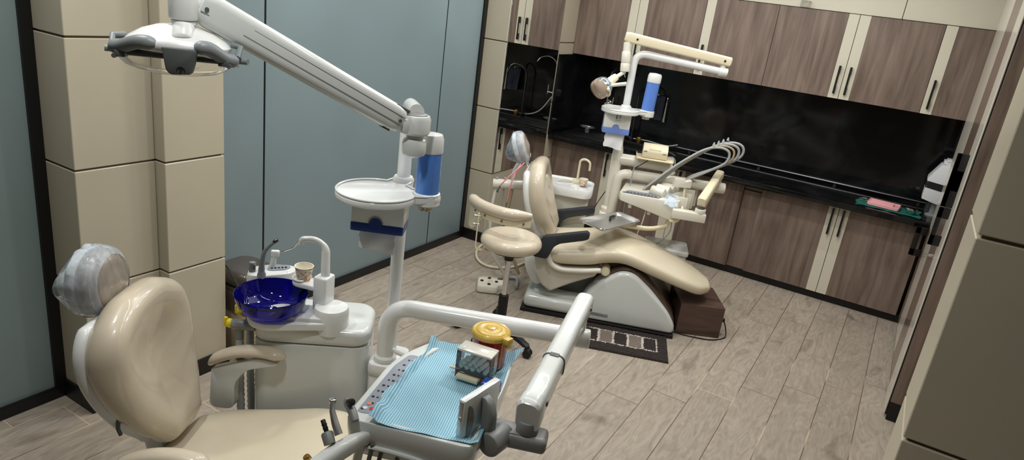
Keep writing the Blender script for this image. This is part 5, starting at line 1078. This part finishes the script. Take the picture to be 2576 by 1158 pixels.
# far shelf, tissues, cups
shelf(F2, 'round_shelf', 'far round white shelf clamped on the pole under the cream lamp', 1.308, (-0.085, 0.285), 0.125, (0.092, 0.375), (-0.05, 0.40), M_WHITE)
dd = 0.048/2
LET = [((-0.012, -0.036), (-0.009, -0.012)), ((-0.012, -0.015), (0.002, -0.012)), ((-0.012, -0.0255), (0.0, -0.0225)), ((-0.012, -0.036), (0.002, -0.033)), ((0.006, -0.015), (0.024, -0.012)), ((0.0135, -0.036), (0.0165, -0.012)), ((-0.014, -0.046), (0.022, -0.0445))]
tissue_box(F2, (-0.095, 0.285), 5, 0.175, 0.10, 0.135, 1.286, M_PALEBL, 'white tissue dispenser with pale blue base and letters ET under the far shelf', 'tissue', LET, hs=0.098)
cup_dispenser(F2, (0.092, 0.375), 0.043, 1.308, 0.205, M_BLUETUBE2, 'pale blue cup dispenser standing on the far shelf', 10, 'paper cup nested in the stack inside the far pale blue dispenser', M_CUPPRINT2, tilt=2)
# ------------------------------------------------------------------ far delivery table
d2t = thing('delivery_table', 'far white instrument table with upright cords and hose loops above the far chair', 'instrument table', tuple(f2(0.02, 0.37, 0.58)), R(21))
TE2 = f2(0.66, 0.41, 0.865)
bm = B(); tube(bm, fillet([f2(-0.025, 0.355, 0.577), f2(-0.02, 0.355, 0.865), f2(0.10, 0.37, 0.87), TE2], [0.10, 0.05], 8), 0.034, 18); part('support_arm', bm, M_WHITE2, d2t)
bm = B(); cyl(bm, TE2-(F2.to_3x3() @ V(0.04, 0, 0)), TE2+(F2.to_3x3() @ V(0.045, 0.003, 0)), 0.037, 22, 0.006); part('arm_end', bm, M_WHITE2, d2t)
TA = f2(0.650, 0.425, 0.945); TB = f2(0.535, 0.10, 0.83); AF = frame(TA, TB-TA); AL = (TB-TA).length
bm = B(); rings = [[AF @ Vector((t*AL, y, z)) for y, z in rrect(2*w, 2*h, 0.016, 4)] for t, w, h in ((-0.09, 0.022, 0.024), (-0.06, 0.028, 0.031), (0.5, 0.028, 0.032), (0.95, 0.030, 0.036), (1.03, 0.030, 0.037), (1.06, 0.024, 0.032))]
loft(bm, rings); aa = part('link_arm', bm, M_IVORY, d2t)
bm = B(); cyl(bm, TA+V(0, 0, -0.02), TE2, 0.02, 16); part('elbow_pivot', bm, M_WHITE2, d2t)
bm = B(); cyl(bm, TB+V(0, 0, -0.03), TB+V(0, 0, -0.055), 0.024, 18); part('wrist_seal', bm, M_DGREY, d2t)
bm = B(); cyl(bm, TB+V(0, 0, -0.05), TB+V(0, 0, -0.085), 0.035, 20, 0.004); box(bm, (0.36, 0.10-0.035, 0.695), (0.575, 0.10+0.035, 0.752), 0.006, F2); part('table_bracket', bm, M_WHITE2, d2t)
TO = [(0.0, 0.135), (0.385, 0.128), (0.50, 0.40), (0.53, 0.56), (0.27, 0.60), (0.05, 0.45)]
bm = B(); t_ = [(p.x, p.y) for p in roundpoly(TO, 0.02, m=60)]
rings = []
for f, dz in ((0.92, 0.0), (0.98, 0.006), (1.0, 0.02)): rings.append([F2 @ Vector((0.26+(x-0.26)*f, 0.36+(y-0.36)*f, 0.735-0.10*(x/0.45)*(1-0.3*(y-0.13)/0.4)+dz)) for x, y in t_])
for f, dz in ((1.0, -0.01), (0.985, -0.002), (0.96, 0.0)): rings.append([F2 @ Vector((0.26+(x-0.26)*f, 0.36+(y-0.36)*f, 0.788+dz+0.03*(y-0.13)/0.4)) for x, y in t_])
loft(bm, rings); t2 = part('table_body', bm, M_WHITE2, d2t)
bm = B(); prism(bm, [(0.02, 0.15), (0.26, 0.145), (0.30, 0.20), (0.08, 0.24)], 0.0, 0.002, F2 @ T(0, 0, 0.7925)); kp = part('key_panel', bm, M_PANEL, t2, 'grey key panel')
bm = B()
for k in range(9): box(bm, (0.05+0.023*k, 0.158, 0.794), (0.066+0.023*k, 0.168, 0.7965), 0, F2)
part('key', bm, M_INK, kp)
for k in range(5):
    bm = B(); a = f2(0.21+0.035*k, 0.24+0.055*k, 0.815+0.004*k); b = f2(0.30+0.035*k, 0.20+0.055*k, 0.812+0.004*k); cyl(bm, a, b, 0.036, 20, 0.01); part('holder_roll', bm, M_WHITE2, t2)
for k in range(4):
    u, v = 0.41+0.028*k, 0.19+0.085*k
    bm = B(); box(bm, (u-0.035, v-0.006, 0.70), (u+0.045, v+0.006, 0.812+0.01*k), 0.004, F2); part('body_rib', bm, M_WHITE2, t2)
bm = B(); rows = [[F2 @ Vector((0.30+0.09*i/8, 0.10+0.16*j/8, 0.799+0.006*math.sin(i*1.1+j*0.7)+0.004*math.cos(j*1.3+i*0.4)+0.012*(j/8)-0.035*max(0, (2-j)/2))) for i in range(9)] for j in range(9)]
loft(bm, [r+[p-Vector((0, 0, 0.002)) for p in reversed(r)] for r in rows]); part('crumpled_film', bm, M_FILM, t2, 'crumpled clear film')
for (u, v, z) in ((0.09, 0.18, 0.70), (0.22, 0.18, 0.675)):
    bm = B(); cyl(bm, f2(u, v, z+0.02), f2(u, v-0.015, z-0.012), 0.012, 14, 0.003); part('knob', bm, M_WHITE2, t2)
fb = [(-0.058, 0.0), (0.058, 0.0), (0.058, 0.052), (0.022, 0.040), (0.0, 0.058), (-0.058, 0.058)]
bm = B(); prism(bm, fb, -0.022, 0.022, F2 @ T(0.40, 0.245, 0.868) @ Rz(14) @ Rx(90), 0.005); part('film_box', bm, M_WHITE2, d2t)
bm = B(); tube(bm, fillet([f2(0.425, 0.245, 0.87), f2(0.43, 0.235, 0.78), f2(0.425, 0.115, 0.70), f2(0.40, 0.10, 0.665), f2(0.36, 0.12, 0.66)], 0.03), 0.009, 12); part('film_box_stem', bm, M_IVORY, d2t)
# hose loops
for k in range(4):
    o = V(0.030*k-0.045, 0.02*k, 0.012*k-0.02)
    pts = [V(0.16+0.02*k, 0.27+0.02*k, 0.80), V(0.34, 0.30, 0.975)+o*0.6, V(0.53, 0.30, 1.135)+o, V(0.635, 0.30, 1.175)+o, V(0.705, 0.30, 1.155)+o, V(0.70, 0.30, 1.085)+o, V(0.60, 0.31, 1.01)+o*0.6, V(0.46, 0.33+0.02*k, 0.915), V(0.36+0.02*k, 0.36+0.03*k, 0.83)]
    bm = B(); tube(bm, spline([F2 @ p for p in pts], 8), 0.0085 if k != 1 else 0.007, 10); part('instrument_hose', bm, M_HOSE if k != 1 else mat('tan_hose', (168, 152, 122)), d2t)
    bm = B(); e = F2 @ (V(0.60, 0.30, 1.185)+o); tube(bm, [e, e+V(0.0, 0, 0.02)], [0.010, 0.004], 10); part('hose_hook', bm, M_HOSE, d2t)
# steel tray and its bent support
tr = [(-0.234, -0.175), (0.030, 0.150), (0.176, 0.015), (-0.060, -0.320)]
s = thing('steel_tray', 'shallow stainless steel tray held above the far chair seat', 'tray', tuple(f2(-0.02, -0.08, 0.645)))
t_ = roundpoly(tr, 0.035, m=64); oc = sum(t_, V(0, 0, 0))/len(t_)
def st(d, z): return [F2 @ Vector((p.x+(oc.x-p.x)/(oc-p).length*d, p.y+(oc.y-p.y)/(oc-p).length*d, z)) for p in t_]
bm = B(); loft(bm, [st(0.030, 0.636), st(0.010, 0.654), st(0.0, 0.657), st(0.002, 0.6585), st(0.012, 0.656), st(0.032, 0.639)]); part('pan', bm, M_STEEL, s)
bm = B(); P = [p for p in st(0.001, 0.657)]; P.append(P[0]); tube(bm, P, 0.0022, 6, cap=False); part('rolled_rim', bm, M_CHROME, s)
bm = B(); a, b, c = f2(0.0, 0.05, 0.650), f2(-0.03, 0.0, 0.650), f2(-0.025, -0.045, 0.646); tube(bm, fillet([a, b, c], 0.02), [0.0075]*9, 12); s = thing('contra_handpiece', 'black and chrome handpiece lying on the steel tray', 'handpiece', tuple(b))
part('body', bm, M_RUBBER, s); bm = B(); cyl(bm, a, a+(a-b).normalized()*0.02, 0.008, 12, 0.002); cyl(bm, a+V(0, 0, -0.004), a+V(0.0, 0.0, 0.012), 0.006, 10); part('head', bm, M_CHROME, s)
s = thing('tray_arm', 'bent cream tube carrying the steel tray under the far instrument table', 'arm', tuple(f2(0.36, 0.22, 0.69)))
bm = B(); tube(bm, fillet([f2(0.36, 0.20, 0.695), f2(0.36, 0.19, 0.60), f2(0.24, 0.07, 0.595), f2(0.06, -0.02, 0.618), f2(-0.04, -0.06, 0.622)], [0.05, 0.06, 0.03], 6), 0.015, 14); part('tube', bm, M_IVORY, s)
bm = B(); cyl(bm, f2(-0.02, -0.05, 0.62), f2(-0.02, -0.05, 0.634), 0.04, 20, 0.003); box(bm, (0.02, -0.03, 0.608), (0.11, 0.01, 0.63), 0.005, F2); part('plate', bm, M_IVORY, s)
# scaler on its bracket shelf
s = thing('bracket_shelf', 'thin ivory shelf plate on the far unit side arm', 'shelf', tuple(f2(0.2, 0.41, 0.998)))
bm = B(); box(bm, (0.075, 0.30, 0.998), (0.325, 0.46, 1.006), 0.002, F2); part('plate', bm, M_IVORY, s)
bm = B(); box(bm, (0.075, 0.30, 1.0), (0.08, 0.46, 1.016), 0.001, F2); box(bm, (0.32, 0.30, 1.0), (0.325, 0.46, 1.016), 0.001, F2); part('lip', bm, M_IVORY, s)
s = thing('scaler_unit', 'ivory rounded scaler device sitting on the bracket shelf of the far unit', 'device', tuple(f2(0.195, 0.37, 1.006)), R(21))
bm = B(); pr = [(-0.055, 0.0), (0.055, 0.0), (0.06, 0.02), (0.05, 0.075), (0.03, 0.092), (-0.03, 0.086), (-0.058, 0.05)]
prism(bm, [(p.x, p.y) for p in roundpoly(pr, 0.015, m=40)], -0.083, 0.083, F2 @ T(0.195, 0.375, 1.007) @ Rz(90) @ Rx(90), 0.004); bd = part('case', bm, M_IVORY, s)
bm = B(); box(bm, (0.150, 0.322, 1.045), (0.235, 0.34, 1.075), 0.006, F2 @ T(0, 0, 0)); part('hatch_flap', bm, M_IVORY, bd)
bm = B(); box(bm, (0.120, 0.316, 1.052), (0.140, 0.326, 1.055), 0, F2); box(bm, (0.245, 0.316, 1.048), (0.268, 0.326, 1.051), 0, F2); box(bm, (0.152, 0.319, 1.050), (0.233, 0.3215, 1.052), 0, F2); part('slot', bm, M_INK, bd)
for i, (pts, r, m, lb) in enumerate(((((0.28, 0.40, 1.02), (0.335, 0.41, 1.01), (0.345, 0.40, 0.93), (0.33, 0.36, 0.83)), 0.005, M_HOSE, 'grey scaler cable hanging down right of the bracket shelf'),
        (((0.10, 0.32, 0.995), (0.075, 0.31, 0.93), (0.07, 0.31, 0.80), (0.06, 0.31, 0.62), (0.10, 0.34, 0.45)), 0.004, M_HOSE, 'thin grey cable hanging down left of the bracket shelf'),
        (((0.16, 0.32, 0.995), (0.08, 0.34, 0.92), (-0.03, 0.44, 0.80), (-0.10, 0.50, 0.66), (-0.16, 0.56, 0.5)), 0.003, M_RUBBER, 'thin black cable slanting behind the far post'),
        (((0.20, 0.18, 0.70), (0.19, 0.17, 0.60), (0.18, 0.20, 0.48), (0.30, 0.30, 0.42)), 0.004, M_WHITE2, 'white cable under the far instrument table'),
        (((0.37, 0.21, 0.68), (0.385, 0.19, 0.58), (0.35, 0.20, 0.50), (0.30, 0.28, 0.42)), 0.004, M_HOSE, 'grey cable curving from the far table to the floor box'))):
    bm = B(); tube(bm, spline([f2(*p) for p in pts], 7), r, 8); single('cable', bm, m, lb, 'cable', tuple(f2(*pts[0])))
# ================================================================== STOOL
c = V(-1.755, 3.258, 0); st_ = thing('operator_stool', 'beige film-wrapped operator stool with a curved arm rest, on five castors', 'stool', tuple(c))
bm = B(); ol = [(0.176*math.cos(2*math.pi*k/40), 0.176*math.sin(2*math.pi*k/40)) for k in range(40)]; pillow(bm, ol, 0.655, 0.572, 0.045, dish=0.006, Mx=T(c.x, c.y, 0)); part('seat', bm, M_VINYL, st_)
bm = B(); cyl(bm, c+V(0, 0, 0.575), c+V(0, 0, 0.56), 0.12, 28); lathe(bm, [(0.045, 0.565), (0.03, 0.54), (0.026, 0.50), (0.0, 0.5)], T(c.x, c.y, 0), 20); box(bm, (-0.05, -0.03, 0.545), (0.05, 0.03, 0.565), 0.004, T(c.x, c.y, 0)); part('seat_mechanism', bm, M_RUBBER, st_)
bm = B(); cyl(bm, c+V(0, 0, 0.27), c+V(0, 0, 0.52), 0.0165, 18); part('gas_piston', bm, M_CHROME, st_, 'chrome piston')
bm = B(); cyl(bm, c+V(0, 0, 0.07), c+V(0, 0, 0.28), 0.029, 20, 0.003); lathe(bm, [(0.05, 0.065), (0.05, 0.11), (0.03, 0.13)], T(c.x, c.y, 0), 20); part('column_sleeve', bm, M_RUBBER, st_, 'black sleeve')
for k in range(5):
    a = R(-21.5+72*k); e = c+V(0.254*math.cos(a), 0.254*math.sin(a), 0)
    bm = B(); rings = []
    for t, z, w, h in ((0.0, 0.09, 0.026, 0.022), (0.4, 0.085, 0.022, 0.018), (0.85, 0.074, 0.019, 0.015), (1.0, 0.070, 0.02, 0.013), (1.06, 0.068, 0.012, 0.008)):
        M = frame(c+(e-c)*t+V(0, 0, z), e-c); rings.append([M @ Vector((0, y, zz)) for y, zz in rrect(2*w, 2*h, min(w, h)*0.7, 4)])
    loft(bm, rings); lg = part('leg', bm, M_RUBBER, st_)
    bm = B(); M = frame(e+V(0, 0, 0.026), V(math.cos(a+0.6), math.sin(a+0.6), 0))
    for y in (-0.014, 0.014): cyl(bm, M @ V(0.012, y-0.008, 0), M @ V(0.012, y+0.008, 0), 0.0255, 20, 0.004)
    cyl(bm, e+V(0, 0, 0.03), e+V(0, 0, 0.065), 0.009, 10); box(bm, (-0.008, -0.02, 0.004), (0.026, 0.02, 0.032), 0.008, M); part('castor', bm, M_RUBBER, lg)
pts = [(-1.637, 3.238, 0.800), (-1.721, 3.173, 0.800), (-1.819, 3.155, 0.800), (-1.918, 3.173, 0.800), (-2.001, 3.217, 0.800), (-2.062, 3.272, 0.800)]
P = spline([V(*p) for p in pts], 7); n = len(P); bm = B(); tube(bm, P, [0.031*min(1, 0.45+3.5*min(i, n-1-i)/n) for i in range(n)], 18, flat=1.05); part('arm_rest', bm, M_VINYL, st_, 'curved padded arm rest')
bm = B(); rows = []
Q = [p for i, p in enumerate(P) if i < n-2]
for i, p in enumerate(Q):
    t = i/(len(Q)-1); low = 0.745-0.012 if t < 0.62 else 0.733-0.10*math.sin(min(1, (t-0.62)/0.26)*math.pi/2)
    tg = (Q[min(i+1, len(Q)-1)]-Q[max(i-1, 0)]).normalized(); nn = V(-tg.y, tg.x, 0)*0.005
    rows.append([V(p.x, p.y, 0.785)-nn, V(p.x, p.y, 0.785)+nn, V(p.x, p.y, low)+nn, V(p.x, p.y, low)-nn])
loft(bm, rows); bp = part('rest_bracket', bm, M_IVORY, st_, 'cream metal bracket')
for t in (0.1, 0.35, 0.6, 0.8):
    p = Q[int(t*(len(Q)-1))]; bm = B(); cyl(bm, p+V(0.004, -0.014, -0.045), p+V(-0.002, 0.01, -0.045), 0.005, 10); part('bracket_screw', bm, M_DGREY, bp)
SA = V(*(-1.915, 3.136, 0.745)); bm = B()
P2 = fillet([SA+V(0, 0, 0.02), V(SA.x, SA.y, 0.55), c+V(0.02, 0.0, 0.556)], 0.03, 5)
dr = (P2[-1]-P2[0]); dr.z = 0; dr.normalize(); sd = V(-dr.y, dr.x, 0)*0.014; rows = []
for i, p in enumerate(P2):
    tg = (P2[min(i+1, len(P2)-1)]-P2[max(i-1, 0)]).normalized(); up = sd.cross(tg).normalized()*0.003
    rows.append([p+sd+up, p-sd+up, p-sd-up, p+sd-up])
loft(bm, rows); sp_ = part('rest_strut', bm, M_IVORY, st_, 'cream flat bar strut')
for zz in (0.748, 0.70):
    bm = B(); a = V(SA.x, SA.y, zz); cyl(bm, a-dr*0.03, a+dr*0.012, 0.009, 12, 0.003); part('strut_bolt', bm, M_CHROME, sp_)
# ================================================================== FLOOR THINGS
FC = frame((-2.17, 3.80, 0), V(-2.073, 3.774, 0)-V(-2.213, 3.691, 0)); s = thing('foot_control', 'white foot control with black buttons on the floor behind the stool', 'foot pedal', (-2.17, 3.80, 0))
ol = [(-0.085, -0.085), (0.055, -0.085), (0.065, -0.035), (0.10, -0.02), (0.10, 0.09), (-0.06, 0.09), (-0.085, 0.06)]
bm = B(); prism(bm, [(p.x, p.y) for p in roundpoly(ol, 0.02, m=48)], 0.004, 0.058, FC, 0.012); part('housing', bm, M_WHITE2, s)
for x, y in ((-0.055, 0.0), (-0.005, 0.055), (0.045, 0.005), (-0.005, -0.05)):
    bm = B(); cyl(bm, FC @ V(x, y, 0.055), FC @ V(x, y, 0.064), 0.0115, 14, 0.002); part('button', bm, M_RUBBER, s, 'black button')
bm = B(); lathe(bm, [(0.026, 0.0575), (0.026, 0.0592), (0.0, 0.0594)], FC @ T(-0.005, 0.003, 0), 20); part('decal', bm, M_CUPPRINT, s, 'round printed decal')
bm = B(); lathe(bm, [(0.018, 0.057), (0.016, 0.063), (0.0, 0.064)], FC @ T(0.07, 0.06, 0), 16, (1.2, 0.7)); part('badge', bm, M_BRASS, s, 'oval brass badge')
bm = B(); prism(bm, [(0.052, -0.09), (0.115, -0.075), (0.115, -0.03), (0.068, -0.03)], 0.008, 0.02, FC, 0.003); part('pedal', bm, M_STEEL, s, 'steel pedal')
bm = B(); tube(bm, spline([FC @ V(0.0, 0.085, 0.03), FC @ V(0.03, 0.14, 0.02), FC @ V(0.10, 0.19, 0.02), FC @ V(0.19, 0.20, 0.02), f2(-0.58, 0.05, 0.02)], 7), [0.016]*8+[0.0135]*21, 12); single('foot_control_hose', bm, M_HOSE, 'grey hose leading from the foot control to the far chair', 'hose', (-2.12, 3.95, 0.02))
bm = B(); tube(bm, spline([V(*(-2.233, 4.469, 0.012)), V(*(-2.249, 4.253, 0.012)), V(*(-2.363, 4.126, 0.012)), V(*(-2.502, 4.165, 0.012)), V(*(-2.624, 4.331, 0.012)), V(*(-2.668, 4.544, 0.012)), V(*(-2.607, 4.756, 0.012))], 7), 0.010, 10); single('floor_hose', bm, M_IVORY, 'cream hose looped on the floor under the stool', 'hose', (-2.473, 4.301, 0.000))
# rug with pattern
s = thing('bath_rug', 'dark brown shag rug with a row of taupe squares beside the far chair base', 'rug', tuple(f2(0.165, -0.43, 0)), R(21)); bm = B()
nu, nv = 110, 66; u0, u1, v0, v1 = -0.12, 0.452, -0.602, -0.268; vs = {}
for i in range(nu+1):
    for j in range(nv+1):
        e = (i in (0, nu)) or (j in (0, nv))
        vs[i, j] = bm.verts.new(f2(u0+(u1-u0)*i/nu+random.uniform(-.0012, .0012), v0+(v1-v0)*j/nv+random.uniform(-.0012, .0012), 0.001 if e else 0.010+random.uniform(0, .006)))
for i in range(nu):
    for j in range(nv):
        f = bm.faces.new((vs[i, j], vs[i+1, j], vs[i+1, j+1], vs[i, j+1]))
        x = (u1-u0)*(i+.5)/nu; y = (v1-v0)*(j+.5)/nv; W_, H_ = u1-u0, v1-v0; jx = random.uniform(-.003, .003); m = 0
        bx0, bx1, by0, by1 = 0.055, W_-0.065, 0.095, H_-0.065
        if bx0 < x+jx < bx1 and by0 < y+jx < by1:
            cw = (bx1-bx0)/5; k = int((x-bx0)/cw); fx = (x-bx0)-k*cw
            m = 1 if k % 2 == 1 else 0
            if min(fx+jx, cw-fx+jx) < 0.007 or min(y-by0, by1-y)+jx < 0.009: m = 2
        f.material_index = m
part('pile', bm, [M_RUGD, M_RUGB, M_RUGL], s)
bm = B(); box(bm, (u0+0.004, v0+0.004, 0.0005), (u1-0.004, v1-0.004, 0.006), 0, F2); part('backing', bm, M_RUGD, s)
# wooden box with plug
s = thing('wooden_box', 'dark walnut box standing on the floor beyond the foot of the far chair', 'box', tuple(f2(0.66, 0.04, 0)), R(21))
WBX = F2 @ T(0.512, -0.158, 0) @ Rz(8); bm = B(); box(bm, (0.0, 0.0, 0.0), (0.285, 0.34, 0.212), 0.002, WBX, 1); part('case', bm, M_WOODBOX, s, smooth=False)
bm = B(); box(bm, (0.285, 0.04, 0.085), (0.300, 0.085, 0.125), 0.003, WBX); cyl(bm, WBX @ V(0.30, 0.063, 0.105), WBX @ V(0.318, 0.063, 0.105), 0.014, 12, 0.003); part('socket', bm, M_RUBBER, s, 'black socket')
bm = B(); tube(bm, spline([WBX @ V(0.315, 0.063, 0.10), WBX @ V(0.335, 0.05, 0.05), WBX @ V(0.325, 0.01, 0.006), WBX @ V(0.22, -0.045, 0.005), WBX @ V(0.08, -0.03, 0.005), WBX @ V(-0.03, 0.01, 0.005)], 8), 0.004, 8); single('power_cable', bm, M_RUBBER, 'black power cable lying on the floor around the walnut box', 'cable', tuple(WBX @ V(0.22, -0.04, 0)))
